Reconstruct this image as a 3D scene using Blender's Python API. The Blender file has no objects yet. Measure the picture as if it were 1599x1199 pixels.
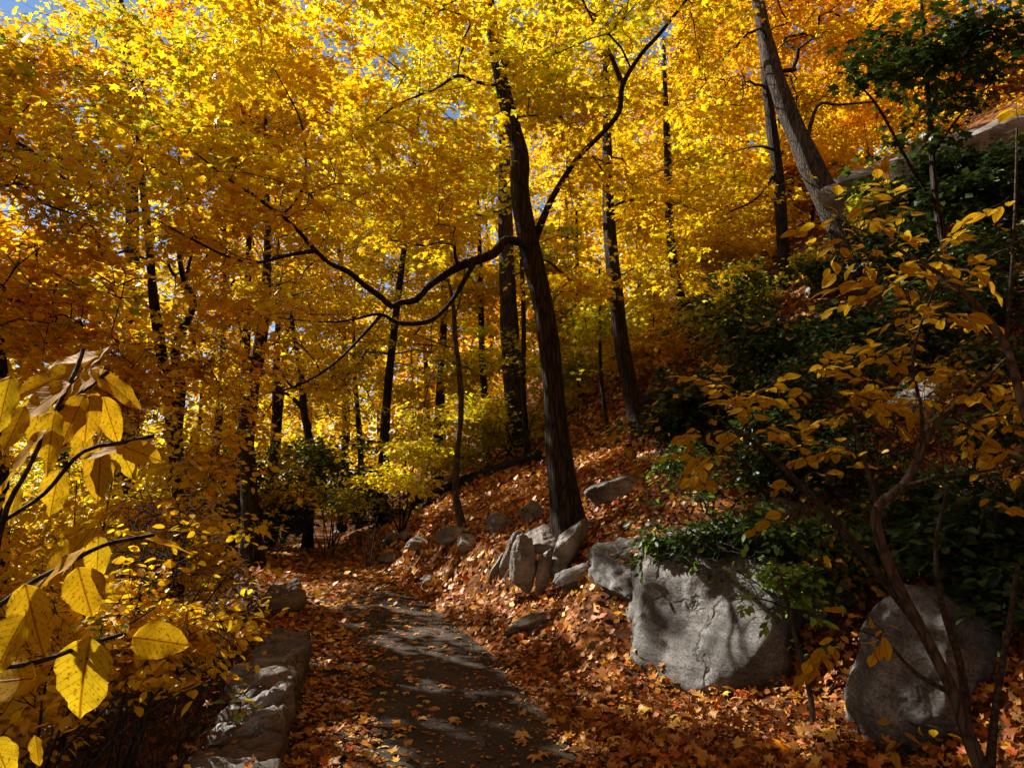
import bpy, bmesh, math, random, zlib
import numpy as np
from mathutils import Vector, Matrix, noise

sc = bpy.context.scene
RNG = np.random.default_rng(11)
random.seed(11)

# ------------------------------------------------------------------ camera
F, CX, CY = 1042.0, 799.5, 599.5           # focal length and centre in photo pixels (1599 x 1199)
PITCH = math.radians(8.7)
CAM = np.array([0.0, 0.0, 1.6])
cd = bpy.data.cameras.new('camera')
cd.sensor_width = 36.0
cd.lens = 36.0 * F / 1599.0
cd.clip_start = 0.05
cd.clip_end = 1500
cam = bpy.data.objects.new('camera', cd)
sc.collection.objects.link(cam)
cam.location = CAM
cam.rotation_euler = (math.pi / 2 + PITCH, 0, 0)
sc.camera = cam

# ------------------------------------------------------------------ sky and sun
SUN_AZ = math.radians(-58)                 # measured from the view direction, minus = towards the left
SUN_EL = math.radians(37)
S = np.array([math.sin(SUN_AZ) * math.cos(SUN_EL), math.cos(SUN_AZ) * math.cos(SUN_EL), math.sin(SUN_EL)])
w = bpy.data.worlds.new('World')
sc.world = w
w.use_nodes = True
nt = w.node_tree
nt.nodes.clear()
sky = nt.nodes.new('ShaderNodeTexSky')
sky.sky_type = 'NISHITA'
sky.sun_disc = False
sky.sun_elevation = SUN_EL
sky.sun_rotation = SUN_AZ
sky.air_density = 1.0
sky.dust_density = 0.0
sky.altitude = 1200
sky.ozone_density = 2.0
bg = nt.nodes.new('ShaderNodeBackground')
bg.inputs['Strength'].default_value = 0.06
wo = nt.nodes.new('ShaderNodeOutputWorld')
nt.links.new(sky.outputs[0], bg.inputs[0])
nt.links.new(bg.outputs[0], wo.inputs[0])
sd = bpy.data.lights.new('sun', 'SUN')
sd.energy = 5.0
sd.angle = math.radians(0.53)
sd.color = (1.0, 0.93, 0.82)
sun = bpy.data.objects.new('sun', sd)
sc.collection.objects.link(sun)
sun.rotation_euler = Vector(S).to_track_quat('Z', 'Y').to_euler()
sun.location = Vector(S) * 60
sc.view_settings.view_transform = 'Standard'
sc.view_settings.look = 'None'
sc.view_settings.gamma = 1.0
sc.view_settings.exposure = 1.3
sc.render.engine = 'CYCLES'
cy = sc.cycles
cy.max_bounces = 7
cy.diffuse_bounces = 6
cy.glossy_bounces = 2
cy.transmission_bounces = 4
cy.transparent_max_bounces = 4
cy.caustics_reflective = False
cy.caustics_refractive = False
cy.sample_clamp_indirect = 6.0


# ------------------------------------------------------------------ geometry helpers
def U(px, py, Y):
    """the point seen at photo pixel (px, py) at distance Y in front of the camera"""
    a, b = (px - CX) / F, (CY - py) / F
    d = np.array([a, math.cos(PITCH) - b * math.sin(PITCH), math.sin(PITCH) + b * math.cos(PITCH)])
    return CAM + d * (Y / d[1])


def proj(P):
    """photo pixels and depth of an (n,3) array of points"""
    P = np.asarray(P, float) - CAM
    c, s = math.cos(PITCH), math.sin(PITCH)
    z = P[:, 1] * c + P[:, 2] * s
    v = -P[:, 1] * s + P[:, 2] * c
    zz = np.where(np.abs(z) < 1e-3, 1e-3, z)
    return CX + F * P[:, 0] / zz, CY - F * v / zz, z


def sstep(a, b, x):
    t = np.clip((np.asarray(x, float) - a) / (b - a), 0, 1)
    return t * t * (3 - 2 * t)


XR_Y = [-5, 0, 3.8, 4.9, 6.9, 8.8, 11.9, 13.9, 16.7, 20, 60, 200]
XR_X = [2.2, 1.45, 0.50, 0.26, -0.24, -0.92, -2.05, -2.85, -4.0, -5.2, -14, -40]
XL_Y = [-5, 0, 3.3, 6.0, 8.8, 11.9, 13.9, 16.7, 20, 60, 200]
XL_X = [-0.3, -0.75, -1.18, -1.80, -2.70, -3.9, -5.1, -7.0, -9.0, -22, -50]
XA_Y = [0, 3.8, 4.9, 6.9, 8.0, 9.0, 11.0, 12.5, 14.0]
XA_X = [-0.3, -0.78, -1.0, -1.46, -1.95, -2.15, -2.5, -2.45, -2.85]


def xr(y): return np.interp(y, XR_Y, XR_X)
def xl(y): return np.interp(y, XL_Y, XL_X)
def xa(y): return np.interp(y, XA_Y, XA_X)


def wob(x, y):
    return (np.sin(1.7 * x + 0.9 * y) * 0.5 + np.sin(3.1 * x - 2.3 * y + 1.0) * 0.3 + np.sin(0.7 * y + 5.3 * x) * 0.25
            + np.sin(6.1 * y - 2.2 * x + 2.0) * 0.2)


def h(x, y):
    """height of the ground"""
    x = np.asarray(x, float)
    y = np.asarray(y, float)
    s = x - xr(y)
    sp = np.maximum(s, 0)
    far = np.where(sp < 9, 0.45 * sp + 0.03 * sp ** 2, 6.48 + 0.72 * (sp - 9))
    s0 = 0.2 + 0.75 * np.exp(-((y - 7.6) / 1.0) ** 2)
    far = far + 0.45 * sstep(0, 0.6, sp - s0) * (1 - sstep(1.8, 4.5, sp)) * (1 - sstep(14, 18, y))
    near = 0.09 * np.minimum(sp, 1.7) + 0.78 * np.maximum(sp - 1.7, 0)
    wgt = sstep(4.8, 7.2, y)
    z = near * (1 - wgt) + far * wgt
    z = np.where(z > 11, 11 + 9 * np.tanh((z - 11) / 14), z)
    d = np.maximum(xl(y) - 0.45 - x, 0)
    z = z - 0.38 * sstep(0, 0.5, d) - 2.6 * np.tanh(d * 0.09)
    inpath = sstep(-0.05, 0.12, x - xl(y)) * sstep(-0.05, 0.12, xr(y) - x)
    z = z + (1 - inpath) * 0.05 * wob(x, y) * sstep(0, 0.5, np.maximum(s, d)) - 0.03 * inpath
    return z


def G(px, py, far=60):
    """where the ground is seen at a photo pixel"""
    a, b = (px - CX) / F, (CY - py) / F
    d = np.array([a, math.cos(PITCH) - b * math.sin(PITCH), math.sin(PITCH) + b * math.cos(PITCH)])
    d = d / d[1]
    t = np.linspace(1.5, far, 3000)
    Z = CAM[2] + d[2] * t - h(CAM[0] + d[0] * t, t)
    k = np.argmax(Z < 0)
    if Z[k] >= 0:
        k = len(t) - 1
    return CAM + d * t[k]


def ground_normal(x, y, e=0.06):
    nx = (h(x - e, y) - h(x + e, y)) / (2 * e)
    ny = (h(x, y - e) - h(x, y + e)) / (2 * e)
    n = np.stack([nx, ny, np.ones_like(nx)], 1)
    return n / np.linalg.norm(n, axis=1, keepdims=True)


def norm(v):
    return v / np.maximum(np.linalg.norm(v, axis=-1, keepdims=True), 1e-9)


def mesh_data(name, V, Fs, mat, col=None, uvv=None, smooth=False):
    """mesh from an (n,3) vertex array and a list of index arrays (m,3) / (m,4)"""
    V = np.asarray(V, np.float32)
    Fs = [np.asarray(f, np.int32) for f in Fs if len(f)]
    me = bpy.data.meshes.new(name)
    me.vertices.add(len(V))
    me.vertices.foreach_set('co', V.ravel())
    loops = np.concatenate([f.ravel() for f in Fs])
    tot = np.concatenate([np.full(len(f), f.shape[1], np.int32) for f in Fs])
    start = np.concatenate([[0], np.cumsum(tot)[:-1]]).astype(np.int32)
    me.loops.add(len(loops))
    me.loops.foreach_set('vertex_index', loops)
    me.polygons.add(len(tot))
    me.polygons.foreach_set('loop_start', start)
    me.polygons.foreach_set('loop_total', tot)
    if smooth:
        me.polygons.foreach_set('use_smooth', np.ones(len(tot), bool))
    if col is not None:
        at = me.attributes.new('col', 'FLOAT_COLOR', 'POINT')
        c4 = np.ones((len(V), 4), np.float32)
        c4[:, :3] = col
        at.data.foreach_set('color', c4.ravel())
    if uvv is not None:
        uv = me.uv_layers.new(name='UVMap')
        uv.data.foreach_set('uv', np.asarray(uvv, np.float32)[loops].ravel())
    me.materials.append(mat)
    me.update(calc_edges=True)
    return me


def link(name, me, parent=None, loc=None):
    o = bpy.data.objects.new(name, me)
    sc.collection.objects.link(o)
    if parent is not None:
        o.parent = parent
    if loc is not None:
        o.location = loc
    return o


def tag(o, label=None, cat=None, group=None, kind=None):
    if label: o['label'] = label
    if cat: o['category'] = cat
    if group: o['group'] = group
    if kind: o['kind'] = kind
    return o


def empty(name, loc, label, cat, group=None):
    o = bpy.data.objects.new(name, None)
    o.empty_display_size = 0.2
    sc.collection.objects.link(o)
    o.location = [float(v) for v in loc]
    return tag(o, label, cat, group)


# ------------------------------------------------------------------ materials
def newmat(name):
    m = bpy.data.materials.new(name)
    m.use_nodes = True
    t = m.node_tree
    t.nodes.clear()
    out = t.nodes.new('ShaderNodeOutputMaterial')
    return m, t, out


def N(t, kind, **kw):
    n = t.nodes.new(kind)
    for k, v in kw.items():
        if k.startswith('i_'):
            n.inputs[k[2:].replace('_', ' ')].default_value = v
        else:
            setattr(n, k, v)
    return n


def ramp(t, stops):
    r = t.nodes.new('ShaderNodeValToRGB')
    e = r.color_ramp.elements
    while len(e) < len(stops):
        e.new(0.5)
    for k, (p, c) in enumerate(stops):
        e[k].position = p
        e[k].color = (*c, 1) if len(c) == 3 else c
    return r


def leaf_material(name, rough=0.42, spec=0.4, trans=0.5, veins=False, spots=0.0):
    m, t, out = newmat(name)
    L = t.links
    a = N(t, 'ShaderNodeAttribute', attribute_name='col')
    colour = a.outputs['Color']
    geo = N(t, 'ShaderNodeTexCoord')
    pr = N(t, 'ShaderNodeBsdfPrincipled')
    pr.inputs['Roughness'].default_value = rough
    pr.inputs['Specular IOR Level'].default_value = spec
    if spots:
        nz = N(t, 'ShaderNodeTexNoise', i_Scale=spots, i_Detail=4.0)
        L.new(geo.outputs['Object'], nz.inputs['Vector'])
        r = ramp(t, [(0.32, (0.25, 0.12, 0.05)), (0.40, (0.85, 0.80, 0.66)), (0.55, (1, 1, 1)), (0.8, (1.0, 0.93, 0.85))])
        L.new(nz.outputs['Fac'], r.inputs['Fac'])
        mx = N(t, 'ShaderNodeMix', data_type='RGBA', blend_type='MULTIPLY')
        mx.inputs[0].default_value = 0.85
        L.new(colour, mx.inputs[6])
        L.new(r.outputs[0], mx.inputs[7])
        colour = mx.outputs[2]
    if veins:
        uv = N(t, 'ShaderNodeUVMap', uv_map='UVMap')
        sp = N(t, 'ShaderNodeSeparateXYZ')
        L.new(uv.outputs[0], sp.inputs[0])
        ab = N(t, 'ShaderNodeMath', operation='ABSOLUTE')
        L.new(sp.outputs[0], ab.inputs[0])
        mid = N(t, 'ShaderNodeMapRange', i_From_Min=0.006, i_From_Max=0.024, i_To_Min=1.0, i_To_Max=0.0)
        L.new(ab.outputs[0], mid.inputs['Value'])
        m1 = N(t, 'ShaderNodeMath', operation='MULTIPLY')
        m1.inputs[1].default_value = 0.85
        L.new(ab.outputs[0], m1.inputs[0])
        su = N(t, 'ShaderNodeMath', operation='SUBTRACT')
        L.new(sp.outputs[1], su.inputs[0])
        L.new(m1.outputs[0], su.inputs[1])
        mu = N(t, 'ShaderNodeMath', operation='MULTIPLY')
        mu.inputs[1].default_value = 8.5
        L.new(su.outputs[0], mu.inputs[0])
        fr = N(t, 'ShaderNodeMath', operation='FRACT')
        L.new(mu.outputs[0], fr.inputs[0])
        pp = N(t, 'ShaderNodeMath', operation='PINGPONG')
        pp.inputs[1].default_value = 0.5
        L.new(fr.outputs[0], pp.inputs[0])
        sv = N(t, 'ShaderNodeMapRange', i_From_Min=0.01, i_From_Max=0.09, i_To_Min=0.6, i_To_Max=0.0)
        L.new(pp.outputs[0], sv.inputs['Value'])
        mxv = N(t, 'ShaderNodeMath', operation='MAXIMUM')
        L.new(mid.outputs[0], mxv.inputs[0])
        L.new(sv.outputs[0], mxv.inputs[1])
        mx2 = N(t, 'ShaderNodeMix', data_type='RGBA', blend_type='MULTIPLY')
        L.new(mxv.outputs[0], mx2.inputs[0])
        L.new(colour, mx2.inputs[6])
        mx2.inputs[7].default_value = (0.46, 0.30, 0.12, 1)
        colour = mx2.outputs[2]
        bp = N(t, 'ShaderNodeBump', i_Strength=0.5, i_Distance=0.002)
        L.new(mxv.outputs[0], bp.inputs['Height'])
        L.new(bp.outputs[0], pr.inputs['Normal'])
    if veins:                                 # browned rims
        nb = N(t, 'ShaderNodeTexNoise', i_Scale=34.0, i_Detail=3.0)
        L.new(geo.outputs['Object'], nb.inputs['Vector'])
        eb = N(t, 'ShaderNodeMath', operation='MULTIPLY_ADD')
        eb.inputs[1].default_value = 0.22
        L.new(nb.outputs['Fac'], eb.inputs[0])
        L.new(ab.outputs[0], eb.inputs[2])
        er = N(t, 'ShaderNodeMapRange', i_From_Min=0.40, i_From_Max=0.50)
        L.new(eb.outputs[0], er.inputs['Value'])
        mx3 = N(t, 'ShaderNodeMix', data_type='RGBA', blend_type='MULTIPLY')
        L.new(er.outputs[0], mx3.inputs[0])
        L.new(colour, mx3.inputs[6])
        mx3.inputs[7].default_value = (0.40, 0.22, 0.10, 1)
        colour = mx3.outputs[2]
    L.new(colour, pr.inputs['Base Color'])
    tr = N(t, 'ShaderNodeBsdfTranslucent')
    L.new(colour, tr.inputs['Color'])
    ms = N(t, 'ShaderNodeMixShader')
    ms.inputs[0].default_value = trans
    L.new(pr.outputs[0], ms.inputs[1])
    L.new(tr.outputs[0], ms.inputs[2])
    L.new(ms.outputs[0], out.inputs[0])
    return m


def bark_material(name, c0, c1, sx=16.0, sz=1.5, bump=0.9, lichen=0.0):
    m, t, out = newmat(name)
    L = t.links
    tc = N(t, 'ShaderNodeTexCoord')
    mp = N(t, 'ShaderNodeMapping')
    mp.inputs['Scale'].default_value = (sx, sx, sz)
    L.new(tc.outputs['Object'], mp.inputs[0])
    n1 = N(t, 'ShaderNodeTexNoise', i_Scale=2.2, i_Detail=7.0, i_Roughness=0.62, i_Distortion=0.6)
    L.new(mp.outputs[0], n1.inputs['Vector'])
    v = N(t, 'ShaderNodeTexVoronoi', feature='DISTANCE_TO_EDGE', i_Scale=2.6)
    nw = N(t, 'ShaderNodeTexNoise', i_Scale=1.3, i_Detail=4.0)
    L.new(mp.outputs[0], nw.inputs['Vector'])
    wv = N(t, 'ShaderNodeMix', data_type='VECTOR')
    wv.inputs[0].default_value = 0.42
    L.new(mp.outputs[0], wv.inputs[4])
    L.new(nw.outputs['Color'], wv.inputs[5])
    L.new(wv.outputs[1], v.inputs['Vector'])
    vr = N(t, 'ShaderNodeMapRange', i_From_Min=0.0, i_From_Max=0.22)
    L.new(v.outputs[0], vr.inputs['Value'])
    mu = N(t, 'ShaderNodeMath', operation='MULTIPLY')
    L.new(n1.outputs['Fac'], mu.inputs[0])
    L.new(vr.outputs[0], mu.inputs[1])
    r = ramp(t, [(0.05, c0), (0.6, c1)])
    L.new(mu.outputs[0], r.inputs['Fac'])
    colour = r.outputs[0]
    if lichen:
        n2 = N(t, 'ShaderNodeTexNoise', i_Scale=3.5, i_Detail=5.0)
        L.new(tc.outputs['Object'], n2.inputs['Vector'])
        r2 = ramp(t, [(0.55, (0, 0, 0)), (0.68, (lichen,) * 3)])
        L.new(n2.outputs['Fac'], r2.inputs['Fac'])
        mx = N(t, 'ShaderNodeMix', data_type='RGBA')
        L.new(r2.outputs[0], mx.inputs[0])
        L.new(colour, mx.inputs[6])
        mx.inputs[7].default_value = (0.13, 0.14, 0.10, 1)
        colour = mx.outputs[2]
    p = N(t, 'ShaderNodeBsdfPrincipled')
    p.inputs['Roughness'].default_value = 0.85
    p.inputs['Specular IOR Level'].default_value = 0.2
    L.new(colour, p.inputs['Base Color'])
    b = N(t, 'ShaderNodeBump', i_Strength=bump, i_Distance=0.03)
    L.new(mu.outputs[0], b.inputs['Height'])
    L.new(b.outputs[0], p.inputs['Normal'])
    L.new(p.outputs[0], out.inputs[0])
    return m


def rock_material(name, c0, c1, c2, rough=0.62, big=0.05, speck=(.55, 1.1), crack=3.2):
    m, t, out = newmat(name)
    L = t.links
    tc = N(t, 'ShaderNodeTexCoord')
    n1 = N(t, 'ShaderNodeTexNoise', i_Scale=2.3, i_Detail=9.0, i_Roughness=0.65)
    L.new(tc.outputs['Object'], n1.inputs['Vector'])
    mp = N(t, 'ShaderNodeMapping')
    mp.inputs['Rotation'].default_value = (0.5, 0.9, 0.2)
    mp.inputs['Scale'].default_value = (3.0, 3.0, 22.0)
    L.new(tc.outputs['Object'], mp.inputs[0])
    n2 = N(t, 'ShaderNodeTexNoise', i_Scale=1.0, i_Detail=6.0, i_Roughness=0.6, i_Distortion=0.8)
    L.new(mp.outputs[0], n2.inputs['Vector'])
    n3 = N(t, 'ShaderNodeTexNoise', i_Scale=60.0, i_Detail=3.0, i_Roughness=0.7)
    L.new(tc.outputs['Object'], n3.inputs['Vector'])
    r = ramp(t, [(0.30, c0), (0.5, c1), (0.72, c2)])
    ad = N(t, 'ShaderNodeMix', data_type='FLOAT')
    ad.inputs[0].default_value = 0.45
    L.new(n1.outputs['Fac'], ad.inputs[2])
    L.new(n2.outputs['Fac'], ad.inputs[3])
    L.new(ad.outputs[0], r.inputs['Fac'])
    r3 = ramp(t, [(0.36, (speck[0],) * 3), (0.6, (speck[1],) * 3)])
    L.new(n3.outputs['Fac'], r3.inputs['Fac'])
    mx = N(t, 'ShaderNodeMix', data_type='RGBA', blend_type='MULTIPLY')
    mx.inputs[0].default_value = 0.9
    L.new(r.outputs[0], mx.inputs[6])
    L.new(r3.outputs[0], mx.inputs[7])
    # lichen and damp stains
    n4 = N(t, 'ShaderNodeTexNoise', i_Scale=2.4, i_Detail=7.0, i_Roughness=0.6)
    L.new(tc.outputs['Object'], n4.inputs['Vector'])
    r4 = ramp(t, [(0.36, (0.55, 0.52, 0.47)), (0.50, (0.85, 0.82, 0.78)), (0.66, (1.15, 1.15, 1.15))])
    L.new(n4.outputs['Fac'], r4.inputs['Fac'])
    mx2 = N(t, 'ShaderNodeMix', data_type='RGBA', blend_type='MULTIPLY')
    mx2.inputs[0].default_value = 0.8
    L.new(mx.outputs[2], mx2.inputs[6])
    L.new(r4.outputs[0], mx2.inputs[7])
    p = N(t, 'ShaderNodeBsdfPrincipled')
    p.inputs['Roughness'].default_value = rough
    p.inputs['Specular IOR Level'].default_value = 0.28
    L.new(mx2.outputs[2], p.inputs['Base Color'])
    v = N(t, 'ShaderNodeTexVoronoi', feature='DISTANCE_TO_EDGE', i_Scale=crack)
    nd = N(t, 'ShaderNodeTexNoise', i_Scale=4.0, i_Detail=4.0)
    L.new(tc.outputs['Object'], nd.inputs['Vector'])
    mv = N(t, 'ShaderNodeMix', data_type='VECTOR')
    mv.inputs[0].default_value = 0.35
    L.new(tc.outputs['Object'], mv.inputs[4])
    L.new(nd.outputs['Color'], mv.inputs[5])
    L.new(mv.outputs[1], v.inputs['Vector'])
    vr = N(t, 'ShaderNodeMapRange', i_From_Min=0.0, i_From_Max=0.03)
    L.new(v.outputs[0], vr.inputs['Value'])
    b0 = N(t, 'ShaderNodeBump', i_Strength=0.5, i_Distance=0.03)
    L.new(vr.outputs[0], b0.inputs['Height'])
    b1 = N(t, 'ShaderNodeBump', i_Strength=0.8, i_Distance=big)
    L.new(ad.outputs[0], b1.inputs['Height'])
    L.new(b0.outputs[0], b1.inputs['Normal'])
    b2 = N(t, 'ShaderNodeBump', i_Strength=0.55, i_Distance=0.006)
    L.new(n3.outputs['Fac'], b2.inputs['Height'])
    L.new(b1.outputs[0], b2.inputs['Normal'])
    L.new(b2.outputs[0], p.inputs['Normal'])
    L.new(p.outputs[0], out.inputs[0])
    return m


def asphalt_material():
    m, t, out = newmat('asphalt')
    L = t.links
    tc = N(t, 'ShaderNodeTexCoord')
    n1 = N(t, 'ShaderNodeTexVoronoi', i_Scale=95.0)
    L.new(tc.outputs['Object'], n1.inputs['Vector'])
    n2 = N(t, 'ShaderNodeTexNoise', i_Scale=1.6, i_Detail=6.0)
    L.new(tc.outputs['Object'], n2.inputs['Vector'])
    n3 = N(t, 'ShaderNodeTexNoise', i_Scale=110.0, i_Detail=3.0)
    L.new(tc.outputs['Object'], n3.inputs['Vector'])
    r = ramp(t, [(0.32, (0.028, 0.022, 0.017)), (0.55, (0.052, 0.043, 0.034)), (0.7, (0.074, 0.062, 0.049))])
    L.new(n2.outputs['Fac'], r.inputs['Fac'])
    r2 = ramp(t, [(0.34, (0.6, 0.59, 0.58)), (0.55, (1, 1, 1)), (0.7, (1.9, 1.85, 1.75))])
    L.new(n3.outputs['Fac'], r2.inputs['Fac'])
    mx = N(t, 'ShaderNodeMix', data_type='RGBA', blend_type='MULTIPLY')
    mx.inputs[0].default_value = 1.0
    L.new(r.outputs[0], mx.inputs[6])
    L.new(r2.outputs[0], mx.inputs[7])
    p = N(t, 'ShaderNodeBsdfPrincipled')
    p.inputs['Roughness'].default_value = 0.85
    p.inputs['Specular IOR Level'].default_value = 0.15
    L.new(mx.outputs[2], p.inputs['Base Color'])
    b = N(t, 'ShaderNodeBump', i_Strength=0.7, i_Distance=0.006)
    L.new(n1.outputs['Distance'], b.inputs['Height'])
    L.new(b.outputs[0], p.inputs['Normal'])
    L.new(p.outputs[0], out.inputs[0])
    return m


def floor_material():
    m, t, out = newmat('forest_floor')
    L = t.links
    tc = N(t, 'ShaderNodeTexCoord')
    v = N(t, 'ShaderNodeTexVoronoi', i_Scale=14.0)
    nd = N(t, 'ShaderNodeTexNoise', i_Scale=22.0, i_Detail=3.0)
    L.new(tc.outputs['Object'], nd.inputs['Vector'])
    mv = N(t, 'ShaderNodeMix', data_type='VECTOR')
    mv.inputs[0].default_value = 0.1
    L.new(tc.outputs['Object'], mv.inputs[4])
    L.new(nd.outputs['Color'], mv.inputs[5])
    L.new(mv.outputs[1], v.inputs['Vector'])
    sp = N(t, 'ShaderNodeSeparateColor')
    L.new(v.outputs['Color'], sp.inputs[0])
    r = ramp(t, [(0.0, (0.03, 0.013, 0.006)), (0.35, (0.08, 0.03, 0.010)), (0.6, (0.13, 0.048, 0.013)), (0.85, (0.20, 0.075, 0.018)), (1.0, (0.28, 0.12, 0.03))])
    L.new(sp.outputs[0], r.inputs['Fac'])
    p = N(t, 'ShaderNodeBsdfPrincipled')
    p.inputs['Roughness'].default_value = 0.7
    L.new(r.outputs[0], p.inputs['Base Color'])
    p.inputs['Roughness'].default_value = 0.95
    p.inputs['Specular IOR Level'].default_value = 0.1
    b = N(t, 'ShaderNodeBump', i_Strength=1.0, i_Distance=0.04)
    L.new(sp.outputs[1], b.inputs['Height'])
    L.new(b.outputs[0], p.inputs['Normal'])
    L.new(p.outputs[0], out.inputs[0])
    return m


M_LEAF = leaf_material('autumn_leaf', trans=0.56)
M_GREEN = leaf_material('green_leaf', rough=0.42, spec=0.3, trans=0.35)
M_BIG = leaf_material('broad_leaf', rough=0.65, spec=0.08, trans=0.5, veins=True, spots=22.0)
M_LITTER = leaf_material('dry_leaf', rough=0.5, spec=0.28, trans=0.2)
M_BARK = bark_material('bark_dark', (0.008, 0.005, 0.004), (0.050, 0.033, 0.023))
M_BARKG = bark_material('bark_grey', (0.016, 0.012, 0.009), (0.09, 0.066, 0.05), lichen=0.3)
M_TWIG = bark_material('bark_twig', (0.018, 0.012, 0.009), (0.06, 0.043, 0.033), sx=20, sz=20, bump=0.3)
M_STEM = bark_material('bark_stem', (0.03, 0.021, 0.016), (0.095, 0.07, 0.055), sx=14, sz=5, bump=0.4)
M_ROCK = rock_material('schist', (0.06, 0.055, 0.05), (0.16, 0.15, 0.14), (0.30, 0.285, 0.27))
M_BOULDER = rock_material('boulder_gneiss', (0.042, 0.040, 0.037), (0.125, 0.121, 0.117), (0.27, 0.265, 0.26), rough=.78, big=.016, speck=(.4, 1.35), crack=1.3)
M_ROCKW = rock_material('schist_weathered', (0.09, 0.08, 0.07), (0.22, 0.20, 0.18), (0.38, 0.35, 0.32))
M_ROCKD = rock_material('schist_brown', (0.05, 0.04, 0.03), (0.14, 0.11, 0.085), (0.24, 0.19, 0.15))
M_ASPH = asphalt_material()
M_FLOOR = floor_material()

PAL = {                                      # leaf pigment: (mean colours to mix)
    'gold': [(0.88, 0.56, 0.008), (0.86, 0.48, 0.008), (0.88, 0.63, 0.010)],
    'yellow': [(0.90, 0.68, 0.010), (0.88, 0.61, 0.009), (0.80, 0.67, 0.012)],
    'lemon': [(0.86, 0.75, 0.014), (0.70, 0.69, 0.014), (0.88, 0.69, 0.010)],
    'ygreen': [(0.50, 0.50, 0.02), (0.72, 0.58, 0.016), (0.32, 0.40, 0.02)],
    'orange': [(0.84, 0.36, 0.010), (0.86, 0.46, 0.010), (0.78, 0.27, 0.012)],
    'amber': [(0.86, 0.53, 0.008), (0.82, 0.46, 0.008), (0.88, 0.60, 0.009)],
    'spice': [(0.60, 0.37, 0.011), (0.56, 0.31, 0.011), (0.62, 0.42, 0.013)],
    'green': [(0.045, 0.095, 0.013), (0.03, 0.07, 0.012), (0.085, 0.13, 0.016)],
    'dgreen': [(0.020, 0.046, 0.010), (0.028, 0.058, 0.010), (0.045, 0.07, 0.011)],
    'lgreen': [(0.20, 0.32, 0.03), (0.28, 0.38, 0.03), (0.12, 0.24, 0.025)],
    'litter': [(0.44, 0.135, 0.015), (0.32, 0.085, 0.012), (0.58, 0.27, 0.045), (0.66, 0.33, 0.018), (0.20, 0.05, 0.010), (0.54, 0.31, 0.10), (0.52, 0.105, 0.013), (0.50, 0.19, 0.025), (0.12, 0.04, 0.010)],
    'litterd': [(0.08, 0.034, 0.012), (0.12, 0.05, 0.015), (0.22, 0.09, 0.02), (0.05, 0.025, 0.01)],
    'fallen': [(0.78, 0.44, 0.04), (0.62, 0.30, 0.06), (0.72, 0.50, 0.12), (0.55, 0.22, 0.05)],
}


def colours(pal, n):
    A = np.array(PAL[pal])
    i, j = RNG.integers(0, len(A), n), RNG.integers(0, len(A), n)
    u = RNG.random((n, 1)) * 0.5
    c = A[i] * (1 - u) + A[j] * u
    return c * RNG.uniform(0.78, 1.12, (n, 1))


# ------------------------------------------------------------------ leaf shapes (x across, y from stalk to tip, z up)
def fan(outline, centre):
    n = len(outline)
    V = np.array(list(outline) + [centre], float)
    Fc = np.array([[i, (i + 1) % n, n] for i in range(n)])
    return V, Fc


def mirror(half):
    return half + [(-x, y, z) for x, y, z in reversed(half[1:-1])]


MAPLE = fan(mirror([(0, 0.0, 0), (0.40, 0.06, -0.07), (0.25, 0.33, 0.02), (0.55, 0.62, -0.12), (0.17, 0.60, 0.02), (0, 1.0, -0.10)]), (0, 0.36, 0.03))
MAPLE_FINE = fan(mirror([(0, 0.0, 0), (0.16, -0.02, 0), (0.44, 0.03, -0.10), (0.33, 0.15, -0.02), (0.36, 0.24, -0.03), (0.22, 0.33, 0.03),
                         (0.36, 0.42, -0.01), (0.44, 0.40, -0.03), (0.62, 0.64, -0.18), (0.42, 0.60, -0.04), (0.36, 0.68, -0.03), (0.16, 0.56, 0.03),
                         (0.24, 0.72, 0.0), (0.13, 0.80, 0.0), (0, 1.03, -0.16)]), (0, 0.34, 0.05))
MAPLE_CURL = fan(mirror([(0, 0.0, 0.02), (0.36, 0.06, 0.16), (0.23, 0.32, 0.02), (0.44, 0.56, 0.24), (0.17, 0.56, 0.02), (0, 0.86, 0.22)]), (0, 0.36, -0.04))
KITE_CURL = (np.array([(0, 0, 0), (0.42, 0.5, 0.16), (0, 1, 0.1), (-0.40, 0.42, 0.14)], float), np.array([[0, 1, 2], [0, 2, 3]]))
KITE = (np.array([(0, 0, 0), (0.36, 0.42, -0.08), (0, 1, -0.06), (-0.36, 0.42, -0.08)], float), np.array([[0, 1, 2], [0, 2, 3]]))
OVATE = fan(mirror([(0, 0, 0), (0.19, 0.16, 0.03), (0.29, 0.42, 0.045), (0.21, 0.74, 0.02), (0, 1.0, -0.10)]), (0, 0.45, -0.02))
MAPLE_LO = (np.array([(0, 0, 0.02), (0.52, 0.50, -0.10), (0.17, 0.58, 0.02), (0, 1.0, -0.10), (-0.17, 0.58, 0.02), (-0.52, 0.50, -0.10)], float), np.array([[0, 1, 2], [0, 2, 3], [0, 3, 4], [0, 4, 5]]))
OVATE_LO = (np.array([(0, 0, -0.02), (0.27, 0.30, 0.05), (0.23, 0.68, 0.02), (0, 1.0, -0.08), (-0.23, 0.68, 0.02), (-0.27, 0.30, 0.05)], float), np.array([[0, 1, 2], [0, 2, 3], [0, 3, 4], [0, 4, 5]]))
LANCE = fan(mirror([(0, 0, 0), (0.14, 0.3, 0.03), (0.12, 0.65, 0.01), (0, 1.0, -0.12)]), (0, 0.45, -0.02))


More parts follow.
